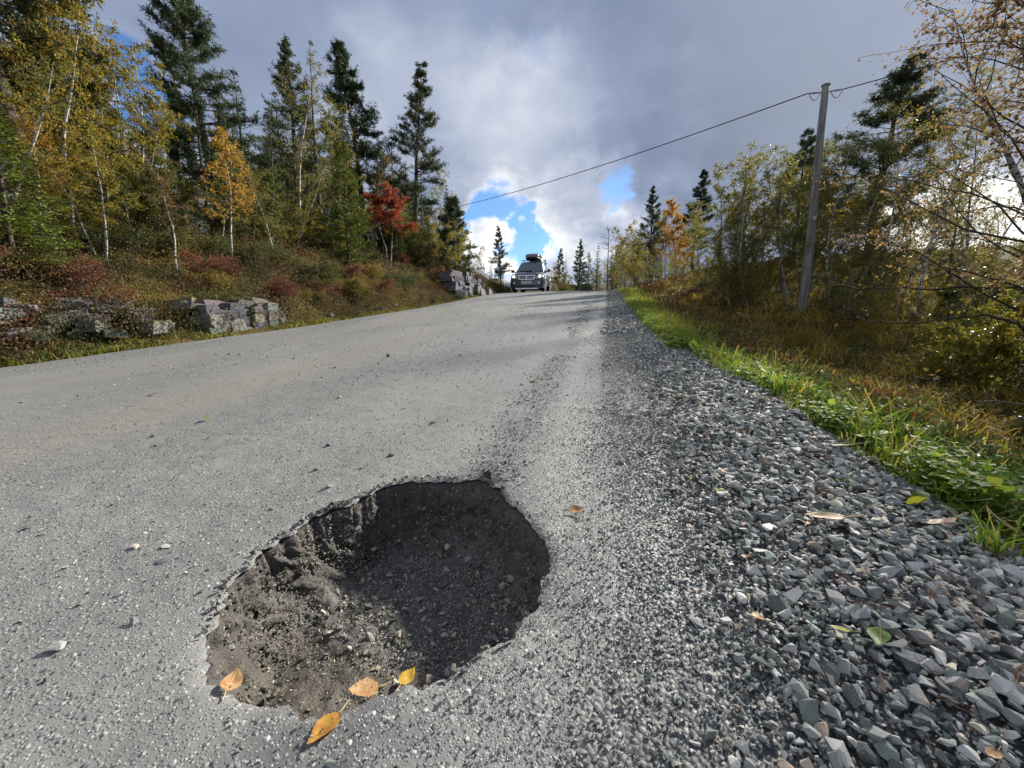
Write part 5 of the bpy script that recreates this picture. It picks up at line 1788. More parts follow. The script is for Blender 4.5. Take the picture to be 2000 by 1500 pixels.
def build_car():
    car = obj('car', None)
    # the car's front is at y=0, it faces -y; x across, z up
    def sec(y, zb, zs, zt, hw, tw):
        # half section from bottom centre round to the top centre, mirrored
        h = [(0, zb), (hw * .80, zb), (hw * .97, zb + .10), (hw, zb + .30), (hw, zs - .12), (hw * .965, zs), (tw, zt - .02), (tw * .6, zt + .012), (0, zt + .02)]
        pts = [(x, y, z) for x, z in h] + [(-x, y, z) for x, z in h[-2:0:-1]]
        return pts
    S = [sec(.0, .34, .60, .70, .70, .50), sec(.05, .22, .72, .86, .82, .60), sec(.16, .20, .82, .955, .885, .66), sec(.45, .20, .90, 1.015, .925, .70), sec(.95, .26, .95, 1.075, .935, .74), sec(1.35, .27, .99, 1.115, .935, .80),
         sec(2.4, .28, 1.02, 1.12, .935, .84), sec(3.8, .28, 1.04, 1.13, .93, .83), sec(4.5, .30, 1.0, 1.12, .88, .78), sec(4.68, .42, .9, 1.05, .80, .70)]
    bm = loft(S)
    bm_obj('body', bm, M_PAINT, car)
    # cabin: painted roof and pillars round the glass
    def csec(y, zb, zt, wb, wt):
        h = [(0, zb), (wb, zb), ((wb + wt) / 2 + .03, (zb + zt) / 2), (wt + .03, zt - .10), (wt - .04, zt - .02), (wt * .5, zt + .015), (0, zt + .025)]
        return [(x, y, z) for x, z in h] + [(-x, y, z) for x, z in h[-2:0:-1]]
    bm = loft([csec(1.30, 1.06, 1.10, .82, .78), csec(1.62, 1.06, 1.38, .84, .70), csec(1.98, 1.06, 1.64, .85, .635), csec(2.35, 1.06, 1.72, .85, .62), csec(3.6, 1.06, 1.71, .84, .61), csec(4.25, 1.06, 1.60, .80, .58), csec(4.55, 1.06, 1.15, .76, .66)])
    cabin = bm_obj('cabin', bm, M_PAINT, car)
    # windscreen: curved sheet a little proud of the cabin
    bm = bmesh.new()
    nu, nv = 9, 5
    grid = []
    for j in range(nv):
        t = j / (nv - 1)
        y0 = 1.335 + t * .625; z0 = 1.125 + t * .525 - .0 * t; hw = .745 - .155 * t
        row = []
        for i in range(nu):
            u = -1 + 2 * i / (nu - 1)
            row.append(bm.verts.new((u * hw, y0 - .045 + .05 * u * u, z0 + .028 - .02 * u * u)))
        grid.append(row)
    for j in range(nv - 1):
        for i in range(nu - 1):
            bm.faces.new((grid[j][i], grid[j][i + 1], grid[j + 1][i + 1], grid[j + 1][i]))
    ws = bm_obj('windscreen', bm, M_GLASS, car)
    for s in (-1, 1):
        A = Acc(); tube(A, [(s * .05 + .30, 1.29, 1.135), (s * .05, 1.27, 1.15), (s * .30 - .28, 1.28, 1.165)], .012, 5)
        me = A.mesh('wiper', M_BLACK); obj('wiper', me, ws)
    # side windows
    for s in (-1, 1):
        for (ya, yb, yc, yd) in ((1.75, 2.15, 2.75, 2.75), (2.82, 2.82, 3.55, 3.55)):
            bm = bmesh.new()
            v = [bm.verts.new(p) for p in ((s * .862, ya, 1.14), (s * .862, yd, 1.14), (s * .690, yc, 1.585), (s * .690, yb, 1.575))]
            bm.faces.new(v)
            bm_obj('side_window', bm, M_GLASS, car, False)
    # bonnet scoop
    bm = poly_prism([(-.24, .98, 1.105), (.24, .98, 1.105), (.20, .98, 1.155), (-.20, .98, 1.155)], .28)
    bm_obj('bonnet_scoop', bm, M_BLACK, car)
    # grille: chrome frame, centre bar and dark slats
    gr = obj('grille', None, car)
    yF = -.035
    out = [(-.47, .865), (.47, .865), (.40, .64), (-.40, .64)]
    inn = [(-.425, .835), (.425, .835), (.365, .67), (-.365, .67)]
    bm = bmesh.new()
    a = [bm.verts.new((x, yF, z_)) for x, z_ in out]; b = [bm.verts.new((x, yF, z_)) for x, z_ in inn]
    c = [bm.verts.new((x, yF + .10, z_)) for x, z_ in out]; d = [bm.verts.new((x, yF + .06, z_)) for x, z_ in inn]
    for i in range(4):
        j = (i + 1) % 4
        bm.faces.new((a[i], a[j], b[j], b[i])); bm.faces.new((a[j], a[i], c[i], c[j])); bm.faces.new((b[i], b[j], d[j], d[i]))
    bm_obj('grille_frame', bm, M_CHROME, gr, False)
    bm = bmesh.new(); bm.faces.new([bm.verts.new((x, yF + .055, z_)) for x, z_ in inn])
    bm_obj('grille_backing', bm, M_BLACK, gr, False)
    bm = bmesh.new(); box(bm, -.018, .018, yF + .002, yF + .05, .668, .837)
    bm_obj('grille_bar', bm, M_CHROME, gr, False)
    for k in range(3):
        zz_ = .702 + .042 * k; hw_ = .375 + .06 * (zz_ - .67) / .165
        bm = bmesh.new(); box(bm, -hw_, -.02, yF + .02, yF + .05, zz_, zz_ + .012); box(bm, .02, hw_, yF + .02, yF + .05, zz_, zz_ + .012)
        bm_obj('grille_slat', bm, M_SILVER, gr, False)
    # headlights: tall lens shapes leaning into the bonnet line
    for s in (-1, 1):
        pts = [(s * .52, -.015, .665), (s * .80, .10, .67), (s * .865, .16, .76), (s * .84, .20, .90), (s * .74, .17, .975), (s * .62, .08, .90), (s * .545, .02, .78)]
        hl = bm_obj('headlight', poly_prism(pts, .16), M_LENS, car, True)
        A = Acc(); tube(A, [(s * .70, .05, .80), (s * .70, .035, .80)], [.07, .062], 14)
        obj('reflector', A.mesh('reflector', M_LAMP), hl)
        A = Acc(); tube(A, [(s * .60, .01, .73), (s * .60, -.012, .73)], [.05, .04], 12)
        obj('turn_signal', A.mesh('turn_signal', M_SILVER), hl)
    # bumper with plate, fog lamps and silver skid plate
    bump = bm_obj('bumper', loft([[(x, y, z_) for x, z_ in ((-w, zb), (w, zb), (w + .02, (zb + zt) / 2), (w, zt), (-w, zt), (-w - .02, (zb + zt) / 2))] for y, w, zb, zt in ((-.075, .60, .29, .585), (-.045, .74, .25, .61), (.06, .88, .22, .625), (.28, .915, .22, .62))]), M_PAINT, car)
    bm = poly_prism([(-.52, -.082, .30), (.52, -.082, .30), (.62, -.06, .37), (-.62, -.06, .37)], .10)
    bm_obj('air_intake', bm, M_BLACK, bump, False)
    bm = poly_prism([(-.58, -.095, .15), (.58, -.095, .15), (.62, -.085, .215), (-.62, -.085, .215)], .16)
    bm_obj('skid_plate', bm, M_SILVER, bump, False)
    for s in (-1, 1):
        A = Acc(); tube(A, [(s * .66, -.02, .475), (s * .66, -.065, .475), (s * .66, -.075, .475)], [.06, .058, .03], 14)
        obj('fog_lamp', A.mesh('fog_lamp', M_LENS), bump)
    pl = obj('number_plate', None, car)
    bm = bmesh.new(); box(bm, -.27, .27, -.100, -.085, .415, .53)
    bm_obj('plate', bm, M_PLATE, pl, False)
    bm = bmesh.new(); box(bm, -.275, .275, -.098, -.082, .545, .575)
    bm_obj('plate_holder', bm, M_SILVER, pl, False)
    fc = bpy.data.curves.new('plate_text', 'FONT'); fc.body = 'KH 34217'; fc.size = .105; fc.align_x = 'CENTER'; fc.extrude = .002
    fc.materials.append(M_INK)
    tmp = bpy.data.objects.new('lettering_curve', fc); COL.objects.link(tmp)
    bpy.context.view_layer.update()
    lm = bpy.data.meshes.new_from_object(tmp.evaluated_get(bpy.context.evaluated_depsgraph_get()))
    bpy.data.objects.remove(tmp)
    to = obj('lettering', lm, pl, (0, -.104, .437), (rad(90), 0, 0), (.92, 1, 1))
    # mirrors
    for s in (-1, 1):
        bm = loft([[(s * (.93 + .10 + .105 * math.cos(a_) * k), 1.52 + dy, 1.17 + .085 * math.sin(a_) * k) for a_ in np.linspace(0, 2 * math.pi, 12, endpoint=False)] for dy, k in ((-.06, .45), (-.03, .9), (.03, 1.0), (.06, .92))])
        mi = bm_obj('mirror', bm, M_BLACK, car)
        A = Acc(); tube(A, [(s * .83, 1.56, 1.10), (s * .98, 1.55, 1.14)], [.03, .03], 6); obj('mirror_arm', A.mesh('mirror_arm', M_BLACK), mi)
    bm = bmesh.new(); box(bm, -.64, .64, .12, 4.4, .12, .34)  # car floor, dropped low as a black block for the shade under it
    bm_obj('underbody_shade', bm, M_BLACK, car, False)
    # wheels
    for s in (-1, 1):
        for yw in (.86, 3.68):
            w = obj('wheel', None, car)
            A = Acc()
            tube(A, [(s * .665, yw, .37), (s * .68, yw, .37), (s * .70, yw, .37), (s * .88, yw, .37), (s * .90, yw, .37), (s * .912, yw, .37)], [.30, .345, .368, .368, .345, .29], 28)
            obj('tyre', A.mesh('tyre', M_TYRE, False), w)
            A = Acc()
            tube(A, [(s * .90, yw, .37), (s * .918, yw, .37)], [.245, .235], 22)
            for q in range(5):
                a_ = q * 2 * math.pi / 5
                tube(A, [(s * .925, yw, .37), (s * .93, yw + .22 * math.cos(a_), .37 + .22 * math.sin(a_))], [.045, .03], 5)
            obj('rim', A.mesh('rim', M_SILVER), w)
    # wheel arches
    for s in (-1, 1):
        for yw in (.86, 3.68):
            A = Acc(); th = np.linspace(.15, math.pi - .15, 14)
            tube(A, np.column_stack([np.full(14, s * .925), yw + .43 * np.cos(th), .36 + .43 * np.sin(th)]), .035, 6)
            obj('wheel_arch', A.mesh('wheel_arch', M_PAINT, True), car)
    # roof bars and box
    for s in (-1, 1):
        A = Acc(); tube(A, [(s * .55, 2.15, 1.74), (s * .56, 2.3, 1.79), (s * .56, 3.9, 1.78), (s * .54, 4.1, 1.70)], .018, 6)
        obj('roof_rail', A.mesh('roof_rail', M_SILVER), car)
    for yb in (2.45, 3.45):
        A = Acc(); tube(A, [(-.68, yb, 1.815), (.68, yb, 1.815)], .022, 6)
        obj('cross_bar', A.mesh('cross_bar', M_BLACK), car)
    bx_ = obj('roof_box', None, car, loc=(.0, 0, 0))
    def rs(y, w, zb, zt, k=16):
        out = []
        for a_ in np.linspace(0, 2 * math.pi, k, endpoint=False):
            cx_, sz_ = math.cos(a_), math.sin(a_)
            out.append((w * np.sign(cx_) * abs(cx_) ** .6, y, (zb + zt) / 2 + (zt - zb) / 2 * np.sign(sz_) * abs(sz_) ** .7))
        return out
    bm_obj('box_base', loft([rs(1.95, .26, 1.90, 1.97), rs(2.05, .36, 1.86, 1.985), rs(2.4, .42, 1.84, 1.985), rs(3.6, .42, 1.84, 1.985), rs(3.85, .36, 1.86, 1.985)]), M_BLACK, bx_)
    bm_obj('box_lid', loft([rs(1.93, .24, 1.955, 1.985), rs(2.02, .345, 1.955, 2.06), rs(2.2, .40, 1.955, 2.15), rs(2.6, .435, 1.955, 2.225), rs(3.5, .435, 1.955, 2.22), rs(3.85, .37, 1.955, 2.12)]), M_BOX, bx_)
    # black sheet standing in for the roof box's reflection high on the windscreen
    bm = bmesh.new()
    top = [bm.verts.new((-.5 + 1.0 * i / 8, 1.93 - .008 + .028 * ((i - 4) / 4) ** 2, 1.668)) for i in range(9)]
    low = [bm.verts.new((-.46 + .92 * i / 8, 1.93 - .115 * (1 - ((i - 4) / 4.3) ** 2) - .008 + .02 * ((i - 4) / 4) ** 2, 1.668 - .095 * (1 - ((i - 4) / 4.3) ** 2))) for i in range(9)]
    for i in range(8):
        bm.faces.new((low[i], low[i + 1], top[i + 1], top[i]))
    bm_obj('box_reflection', bm, M_BLACK, ws, False)
    tag(car, 'dark blue off-road car with a roof box coming over the crest', 'car')
    return car


car = build_car()
CX, CY = -4.25, 20.6
sl = (float(zr(CY + 3.68)) - float(zr(CY + .86))) / 2.82
car.location = (CX, CY, float(zroad(CX, CY + .86)) - .86 * sl - .005)
car.rotation_euler = (math.atan(sl), 0, rad(3.0))

# ------------------------------------------------------------------ fallen leaves, plants and litter
def leaf_surface(seed, L, W_, curl=.25, fold=.2, teeth=11, n=26, stalk=.35):
    """a serrated leaf blade with a stalk; lies in the xy plane, tip towards +y"""
    r = np.random.default_rng(seed)
    m = 9
    t = np.linspace(0, 1, n)
    half = W_ * .5 * np.sin(np.pi * t ** .78) ** .9 * (1 - .25 * t)
    half = half + .05 * W_ * (np.abs(((t * teeth) % 1) - .5) - .25) * (half > .1 * W_) + .02 * W_ * r.normal(size=n) * (half > .1 * W_)
    half = np.clip(half, .0006, None)
    V = []
    bend = r.uniform(.6, 1.4) * curl
    for i in range(n):
        for j in range(m):
            u = -1 + 2 * j / (m - 1)
            x = u * half[i]; y = t[i] * L
            z_ = fold * abs(x) + bend * L * (t[i] - .5) ** 2 * 1.2 + .012 * L * math.sin(9 * t[i] + 3 * u) + .06 * W_ * u * (t[i] - .5) * 3 * curl
            V.append((x + .05 * L * math.sin(t[i] * 2.2), y, z_))
    idx = np.arange(n * m).reshape(n, m)
    q = np.stack([idx[:-1, :-1], idx[:-1, 1:], idx[1:, 1:], idx[1:, :-1]], -1).reshape(-1, 4)
    F = np.concatenate([q[:, [0, 1, 2]], q[:, [0, 2, 3]]])
    blade = (np.array(V), F)
    z0 = V[m // 2][2]
    S = Acc(); s = np.linspace(0, 1, 6)
    tube(S, np.column_stack([.04 * L * np.sin(s * 2), -stalk * L * s, z0 + .05 * L * s * s]), np.linspace(.0011, .0016, 6) * L / .05, 5)
    return blade, S


def make_dry_leaf_mat(name, c1, c2, spots=.5):
    m, T = mat_new(name)
    t = T.n('ShaderNodeTexCoord').outputs['Object']
    n1 = T.noise(t, 60, 5, .6); n2 = T.noise(t, 260, 3, .6)
    c = T.mix(T.ss(n1, .38, .62), c1, c2)
    s = T.n('ShaderNodeSeparateXYZ'); T.l(t, s.inputs[0])
    vein = T.ss(T.m('ABSOLUTE', s.outputs[0]), .0012, .0004)
    c = T.mix(T.m('MULTIPLY', vein, .5), c, (.45, .33, .16))
    d = T.vor(t, 130)
    sp = T.m('MULTIPLY', T.ss(d, .34, .22), T.ss(n1, .60 - .2 * spots, .66))
    c = T.mix(T.m('MULTIPLY', sp, .85), c, (.05, .028, .018))
    p = T.n('ShaderNodeBsdfPrincipled'); T.l(c, p.inputs['Base Color']); p.inputs['Roughness'].default_value = .5
    p.inputs['Specular IOR Level'].default_value = .3
    T.l(T.bump(T.m('ADD', n2, T.m('MULTIPLY', vein, 2.0)), .4, .001), p.inputs['Normal'])
    tr = T.n('ShaderNodeBsdfTranslucent'); T.l(c, tr.inputs[0])
    mx = T.n('ShaderNodeMixShader'); mx.inputs[0].default_value = .25
    T.l(p.outputs[0], mx.inputs[1]); T.l(tr.outputs[0], mx.inputs[2])
    o = T.n('ShaderNodeOutputMaterial'); T.l(mx.outputs[0], o.inputs[0])
    return m


LM = {
    'orange': make_dry_leaf_mat('leaf_orange', (.42, .17, .04), (.50, .28, .05), .9),
    'tan': make_dry_leaf_mat('leaf_tan', (.36, .19, .08), (.46, .29, .13), .9),
    'pale': make_dry_leaf_mat('leaf_pale', (.48, .36, .20), (.56, .44, .27), .2),
    'brown': make_dry_leaf_mat('leaf_brown', (.22, .10, .05), (.36, .19, .09), .4),
    'yellow': make_dry_leaf_mat('leaf_yellow', (.50, .30, .03), (.56, .38, .06), .2),
    'green': make_dry_leaf_mat('leaf_green', (.09, .17, .025), (.15, .24, .04), .0),
    'lime': make_dry_leaf_mat('leaf_lime', (.30, .34, .04), (.42, .40, .06), .2),
}


def fallen(x, y, zf, L, W_, rz, mat, label, seed, tilt=(0, 0), curl=.25, lift=.004, stalk=.4):
    blade, S = leaf_surface(seed, L, W_, curl, stalk=stalk)
    z_ = float(zf(np.array([x]), np.array([y]))[0])
    e = obj('fallen_leaf', None, loc=(x, y, z_ + lift), rot=(tilt[0], tilt[1], rz))
    obj('blade', tri_mesh('blade', blade[0] - np.array([0, L * .45, 0]), blade[1], None, LM[mat], True), e)
    S.V = [v - np.array([0, L * .45, 0]) for v in S.V]
    obj('stalk', S.mesh('stalk', LM['pale']), e)
    tag(e, label, 'leaf', 'fallen leaves on the road and shoulder')


hz_ = lambda x, y: np.where(np.hypot(x - PC[0], y - PC[1]) < rimR(np.arctan2(y - PC[1], x - PC[0])), hole_z(x, y)[0], zroad(x, y))
fallen(-.371, .398, lambda x, y: zroad(x, y) - .010, .050, .034, 2.9, 'orange', 'spotted orange leaf lying on the near rim of the pothole', 1, (.0, .03), .12, .008)
fallen(-.572, .424, lambda x, y: zroad(x, y) - .016, .042, .033, .5, 'tan', 'curled tan leaf on the left lip of the pothole', 2, (.1, .3), .5, .010)
fallen(-.415, .545, hz_, .056, .042, 2.2, 'tan', 'spotted brown leaf inside the pothole behind the near rim', 3, (.25, -.1), .25, .045)
fallen(-.375, .625, hz_, .042, .032, -.2, 'yellow', 'small ragged yellow leaf on the silt in the pothole', 4, (.1, .1), .2, .012)
fallen(-.068, 1.02, lambda x, y: zroad(x, y), .042, .030, -1.3, 'tan', 'folded tan leaf on the road right of the pothole', 5, (.2, .35), .45, .008)
fallen(.54, 1.05, zshoulder, .085, .034, 1.45, 'pale', 'long pale leaf lying on the grey gravel', 6, (-.12, -.15), .2, .022)
fallen(.448, .69, zshoulder, .040, .032, 2.6, 'green', 'small green leaf among the gravel stones', 7, (-.2, .1), .2, .022)
fallen(.40, .70, zshoulder, .030, .014, 1.2, 'lime', 'narrow yellowish leaf left of the small green one', 8, (-.1, .1), .3, .020, )
fallen(.862, 1.62, zshoulder, .085, .045, 1.2, 'pale', 'pale pinkish leaf at the edge of the grass', 9, (-.2, .2), .25, .03)
fallen(.80, 2.2, zshoulder, .075, .05, .9, 'tan', 'tan leaf by the grass farther along the gravel', 10, (-.15, .1), .3, .025)
fallen(.50, 1.63, zshoulder, .050, .026, 1.6, 'brown', 'brown curled leaf in the middle of the gravel', 11, (-.1, .2), .4, .02)
fallen(.39, 2.18, zshoulder, .05, .032, 1.0, 'tan', 'tan leaf near the road side of the gravel', 12, (-.1, .1), .3, .02)
fallen(.03, 2.64, zshoulder, .06, .035, 1.5, 'tan', 'leaf on the border between road and gravel', 13, (-.1, 0), .3, .014)
fallen(-.457, 2.50, zroad, .06, .042, 1.3, 'tan', 'tan leaf on the road beyond the pothole', 14, (-.15, .1), .35, .01)
fallen(-.774, 1.65, zroad, .045, .032, .8, 'tan', 'ragged dry leaf on the road behind the pothole', 15, (-.1, .1), .5, .01)
fallen(-1.875, 1.42, zroad, .045, .035, 1.1, 'yellow', 'bright yellow leaf on the road to the left', 16, (-.1, .2), .5, .012)
fallen(-2.72, 1.75, zroad, .055, .026, 1.6, 'brown', 'thin brown leaf far left on the road', 17, (-.1, .1), .3, .008)
fallen(.96, 1.14, zshoulder, .10, .042, .6, 'pale', 'large yellow white leaf standing on edge by the grass', 18, (.5, .5), .35, .045)
fallen(.82, 1.12, zshoulder, .09, .032, 1.9, 'brown', 'rust brown leaf under the large yellow white one', 19, (-.1, .2), .3, .02)
fallen(.90, .98, zshoulder, .075, .03, .9, 'brown', 'dark brown leaf beside the grass tuft', 20, (-.1, .1), .3, .015)

rl = random.Random(9)
PLACES = ['low on the gravel slope', 'in the gravel nearest the camera', 'at the gravel edge by the clover', 'half under the verge grass', 'on the coarse stones', 'beside a dandelion leaf', 'on the fine gravel by the road', 'near the far end of the gravel', 'in the middle of the wide gravel', 'among the needles']
for i in range(20):
    y = .5 + 3.2 * (i / 20) ** 1.2 + .08 * rl.random(); x = .25 + .62 * rl.random()
    kind = rl.choice(['brown', 'tan', 'brown', 'pale'])
    fallen(x, y, zshoulder, rl.uniform(.018, .034), rl.uniform(.010, .018), rl.random() * 6.28, kind, 'small %s dead leaf %s, %s' % (kind, PLACES[i % 10], 'curled' if i < 10 else 'flat'), 200 + i, (rl.uniform(-.2, .2), rl.uniform(-.2, .2)), .4, .014)

# pine needles lying in pairs on the gravel
M_PNEEDLE = simple('dry_needle', (.20, .085, .045), .6)
def needle_pair(seed):
    r = np.random.default_rng(seed); A = Acc()
    for s in (-1, 1):
        a = s * r.uniform(.05, .25); L = r.uniform(.03, .05); t = np.linspace(0, 1, 5)
        tube(A, np.column_stack([np.sin(a) * L * t, np.cos(a) * L * t, .004 * np.sin(t * 3) * r.uniform(-1, 1)]), .0007, 4)
    return A.mesh('needle', M_PNEEDLE)


NP = [needle_pair(k) for k in range(5)]
r = np.random.default_rng(17)
for i in range(90):
    if i < 66:
        x, y = .45 + .45 * r.random(), .45 + 1.3 * r.random()
    else:
        x, y = .6 + .3 * r.normal() * .4, .62 + .25 * r.random()
    z_ = float(zshoulder(np.array([x]), np.array([y]))[0]) + .013
    o = obj('pine_needle', NP[i % 5], None, (x, y, z_), (r.normal(0, .15), r.normal(0, .15), r.random() * 6.28))
    tag(o, 'pair of dry reddish pine needles lying on the gravel', 'pine needle', 'dry pine needles on the gravel')

# ------------------------------------------------------------------ single plants along the verge
def strap_leaf(A, base, az, L, W_, elev, col, lobes=0, n=9, droop=.8):
    t = np.linspace(0, 1, n)
    d = np.array([math.cos(az), math.sin(az)])
    rr = L * (t * math.cos(elev)); zz_ = L * (t * math.sin(elev) - droop * .5 * t * t)
    half = W_ * .5 * np.sin(np.pi * np.clip(t * .93 + .07, 0, 1)) ** .7
    if lobes:
        half = half * (.62 + .38 * np.abs(np.sin(t * np.pi * lobes)))
    s = np.array([-d[1], d[0]])
    V = []
    for i in range(n):
        c = np.array([base[0] + d[0] * rr[i], base[1] + d[1] * rr[i], base[2] + zz_[i]])
        for k in (-1, 0, 1):
            V.append(c + np.array([s[0], s[1], 0]) * half[i] * k + np.array([0, 0, .10 * half[i] * abs(k)]))
    idx = np.arange(n * 3).reshape(n, 3)
    q = np.stack([idx[:-1, :-1], idx[:-1, 1:], idx[1:, 1:], idx[1:, :-1]], -1).reshape(-1, 4)
    A.add(V, np.concatenate([q[:, [0, 1, 2]], q[:, [0, 2, 3]]]), col)


def rosette(x, y, n, L, W_, pal, label, seed, lobes=5, elev=(.3, .9), zf=zany):
    r = np.random.default_rng(seed)
    z_ = float(zf(np.array([x]), np.array([y]))[0])
    e = obj('leafy_weed', None, loc=(x, y, z_))
    for i in range(n):
        A = Acc()
        strap_leaf(A, (0, 0, 0), i * 2.4 + r.normal(0, .2), L * r.uniform(.7, 1.15), W_ * r.uniform(.8, 1.2), r.uniform(*elev), np.array(pal[r.integers(len(pal))]) * r.uniform(.85, 1.15), lobes)
        obj('leaf', A.mesh('leaf', M_GRASS, True), e)
    tag(e, label, 'plant', 'weeds along the right verge')


G1 = [(.14, .24, .03), (.19, .30, .042), (.25, .34, .055)]
rosette(.60, 4.05, 9, .26, .07, G1 + [(.36, .24, .05), (.30, .10, .05)], 'dandelion rosette with yellow and red leaves at the gravel edge', 1)
rosette(.78, 3.75, 8, .22, .06, G1, 'upright green rosette beside the yellow and red one', 2, elev=(.7, 1.3))
rosette(.84, 1.26, 4, .12, .035, [(.10, .19, .03), (.34, .34, .04)], 'single broad green leaf with a yellow one on the gravel', 3, 0, (.4, 1.3))
rosette(.72, 1.36, 5, .07, .022, G1, 'tiny weed between the gravel and the broad leaf', 4, 3)
rosette(.335, 1.195, 4, .032, .016, G1, 'green seedling with two round leaves in the gravel', 5, 0, (.2, .6), zshoulder)
rosette(.275, 1.27, 4, .026, .014, G1, 'smaller seedling behind the round leaved one', 6, 0, (.2, .6), zshoulder)
k = 0
rw = random.Random(3)
steps = ['nearest', 'second', 'third', 'fourth', 'fifth', 'sixth', 'seventh', 'eighth', 'ninth', 'tenth', 'eleventh', 'twelfth', 'thirteenth', 'fourteenth', 'fifteenth', 'sixteenth', 'seventeenth', 'eighteenth', 'nineteenth', 'twentieth', 'twenty-first', 'farthest']
for i in range(22):
    y = .95 + 8 * (i / 22) ** 1.3 + .1 * rw.random()
    x = float(verge_inner(y)) + .06 + .26 * rw.random()
    rosette(x, y, 8, .14 + .06 * rw.random(), .052, G1, 'broad leaved green weed, %s along the verge counted from the camera' % steps[i], 100 + i, rw.choice([0, 0, 4]), (.5, 1.2))



def tuft(x, y, n, h, label, seed, pal, spread=.03, bend=.7, w=.006, zf=zany):
    r = np.random.default_rng(seed)
    xy = np.column_stack([x + r.normal(0, spread, n), y + r.normal(0, spread, n)])
    A = Acc()
    c = np.array(pal)[r.choice(len(pal), n)] * (.75 + .5 * r.random((n, 1)))
    A.add(*blades(xy, zf, h * (.55 + .55 * r.random(n)), w * (.7 + .6 * r.random(n)), c, seed + 1, bend))
    V = np.concatenate(A.V); o = np.array([x, y, float(zf(np.array([x]), np.array([y]))[0])])
    A.V = [v - o for v in A.V]
    t_ = obj('grass_tuft', A.mesh('grass_tuft', M_GRASS), None, tuple(o))
    tag(t_, label, 'grass tuft', 'grass tufts on the verge')


GB = [(.17, .28, .03), (.24, .33, .05), (.13, .22, .03), (.36, .30, .08)]
tuft(.88, 1.06, 40, .13, 'bright grass tuft standing out on the gravel edge', 5, GB, .015, .9, .004)
tuft(1.02, .98, 40, .12, 'low fine grass tuft right of the bright one', 6, GB, .03, .9, .0035)
tuft(.99, 1.62, 16, .26, 'tall arching grass stems above the clover', 7, GB, .03, .8, .004)
tuft(1.12, 1.9, 30, .27, 'tall thin grass leaning over the bog behind the clover', 8, GB + [(.30, .24, .10)], .04, 1.1, .006)
tuft(1.02, 2.5, 40, .2, 'long grass beyond the clover patch', 9, GB, .05, .9, .008)
tuft(.92, 3.4, 50, .2, 'grass clump where the gravel narrows', 10, GB, .05, .8, .009)
tuft(.85, 5.0, 50, .2, 'grass clump past the dandelion rosette', 11, GB, .06, .8, .012)
tuft(3.6, 8.4, 260, .42, 'yellow green sedge clump in the bog below the pole', 12, [(.24, .20, .03), (.18, .18, .03), (.28, .19, .035)], .13, .8, .012, ground)
tuft(4.6, 8.6, 260, .40, 'olive sedge clump right of the yellow green one', 13, [(.17, .15, .025), (.13, .13, .025), (.24, .16, .03)], .14, .8, .012, ground)
tuft(-6.05, 2.75, 90, .2, 'orange dry grass clump at the left foot of the bank', 14, [(.33, .15, .04), (.25, .12, .035)], .12, .9, .010, ground)

# tall dry stalk in the bog, with a bent head
A = Acc(); r = np.random.default_rng(4)
t = np.linspace(0, 1, 12)
tube(A, np.column_stack([-.16 * t ** 6 + .03 * np.sin(t * 3), np.zeros(12), .60 * t - .05 * t ** 8]), np.linspace(.009, .006, 12), 6)
stalk = obj('dry_stalk', None, loc=(2.35, 7.4, float(ground(2.35, 7.4))))
ms = simple('dry_stalk', (.30, .25, .17), .7, noise=.4, nscale=20)
obj('stem', A.mesh('stem', ms), stalk)
A = Acc()
for k in range(5):
    a = k * 1.26
    tube(A, [(-.15, 0, .55), (-.19 + .03 * math.cos(a), .03 * math.sin(a), .575)], [.005, .008], 5)
obj('seed_head', A.mesh('seed_head', ms), stalk)
tag(stalk, 'pale dry stalk with bent head rising from the bog', 'stalk')

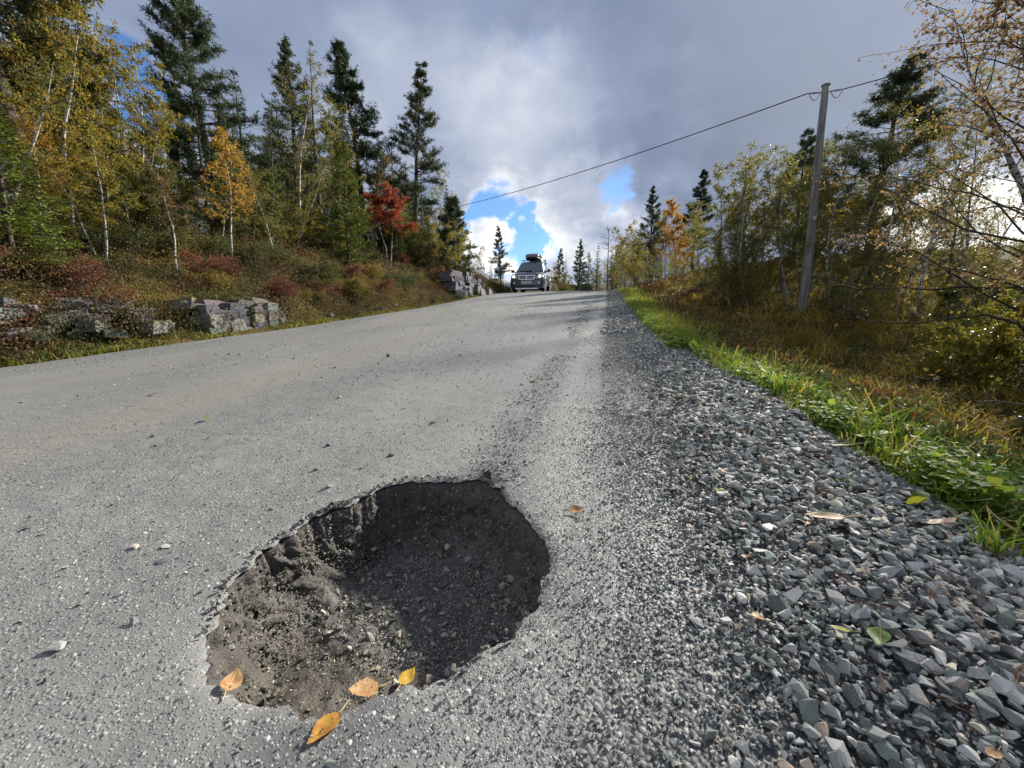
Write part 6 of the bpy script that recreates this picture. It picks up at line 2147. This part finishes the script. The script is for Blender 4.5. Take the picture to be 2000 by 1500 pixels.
# bare arching branches of the near shrubs
def bare_branch(pts, r0, label, seed, name='bare_branch'):
    r = np.random.default_rng(seed)
    P = np.array(pts, float); t = np.linspace(0, 1, 22); tt = np.linspace(0, 1, len(P))
    Q = np.column_stack([np.interp(t, tt, P[:, i]) for i in range(3)])
    for _ in range(3):
        Q[1:-1] = (Q[:-2] + 2 * Q[1:-1] + Q[2:]) / 4
    Q += .012 * r.normal(size=Q.shape)
    o = Q[0].copy()
    e = obj(name, None, loc=tuple(o))
    A = Acc(); tube(A, Q - o, np.linspace(r0, r0 * .25, 22), 6); obj('limb', A.mesh('limb', M_TWIG, True), e)
    Lf = Acc()
    pp = []
    for k in range(16):
        B = Acc()
        p = path_at(Q - o, np.array(.25 + .75 * r.random()))
        tw = curve_path(p, r.normal(0, 1, 3) + np.array([0, 0, .3]), .12 + .25 * r.random(), 5, r, .2)
        tube(B, tw, np.linspace(r0 * .3, .0015, 5), 4)
        obj('twig', B.mesh('twig', M_TWIG), e)
        m = r.integers(1, 6); pp.append(path_at(tw, .3 + .7 * r.random(m)))
    pp = np.concatenate(pp); n = len(pp)
    ax = rand_dirs(n, r); ax[:, 2] -= .4
    leaf_tris(Lf, pp, ax, rand_dirs(n, r), .04 * (.7 + .6 * r.random(n)), .03 * np.ones(n), pick_cols(r, n, BRN + YEL))
    obj('leaves', Lf.mesh('leaves', M_LEAF), e)
    tag(e, label, 'branch', 'arching branches over the bog')


gz = lambda x, y: float(ground(x, y))
bare_branch([(4.2, 4.6, gz(4.2, 4.6) + .4), (3.5, 4.5, .75), (2.9, 4.9, .66), (2.5, 5.4, .80)], .016, 'dark bare branch arching low over the bog from the right edge', 3)
bare_branch([(4.3, 4.7, .9), (3.6, 5.0, 1.05), (3.0, 5.7, 1.10), (2.8, 6.2, 1.25)], .015, 'long branch reaching left above the shiny shrubs', 4)
bare_branch([(3.6, 3.2, gz(3.6, 3.2) + .1), (3.1, 3.2, .12), (2.6, 3.4, .10), (2.3, 3.7, .28)], .010, 'thin grey branch curving up just above the leaf litter', 5)
bare_branch([(5.9, 11, gz(5.9, 11)), (5.5, 10.6, 1.0), (5.0, 10.4, 1.15), (4.6, 10.5, 1.5)], .02, 'crooked willow limb leaning left near the pole foot', 6)
bare_branch([(6.4, 10.4, gz(6.4, 10.4)), (5.9, 9.9, 1.0), (5.4, 9.6, .95), (5.1, 9.6, 1.3)], .02, 'crooked willow limb right of the pole foot', 7)
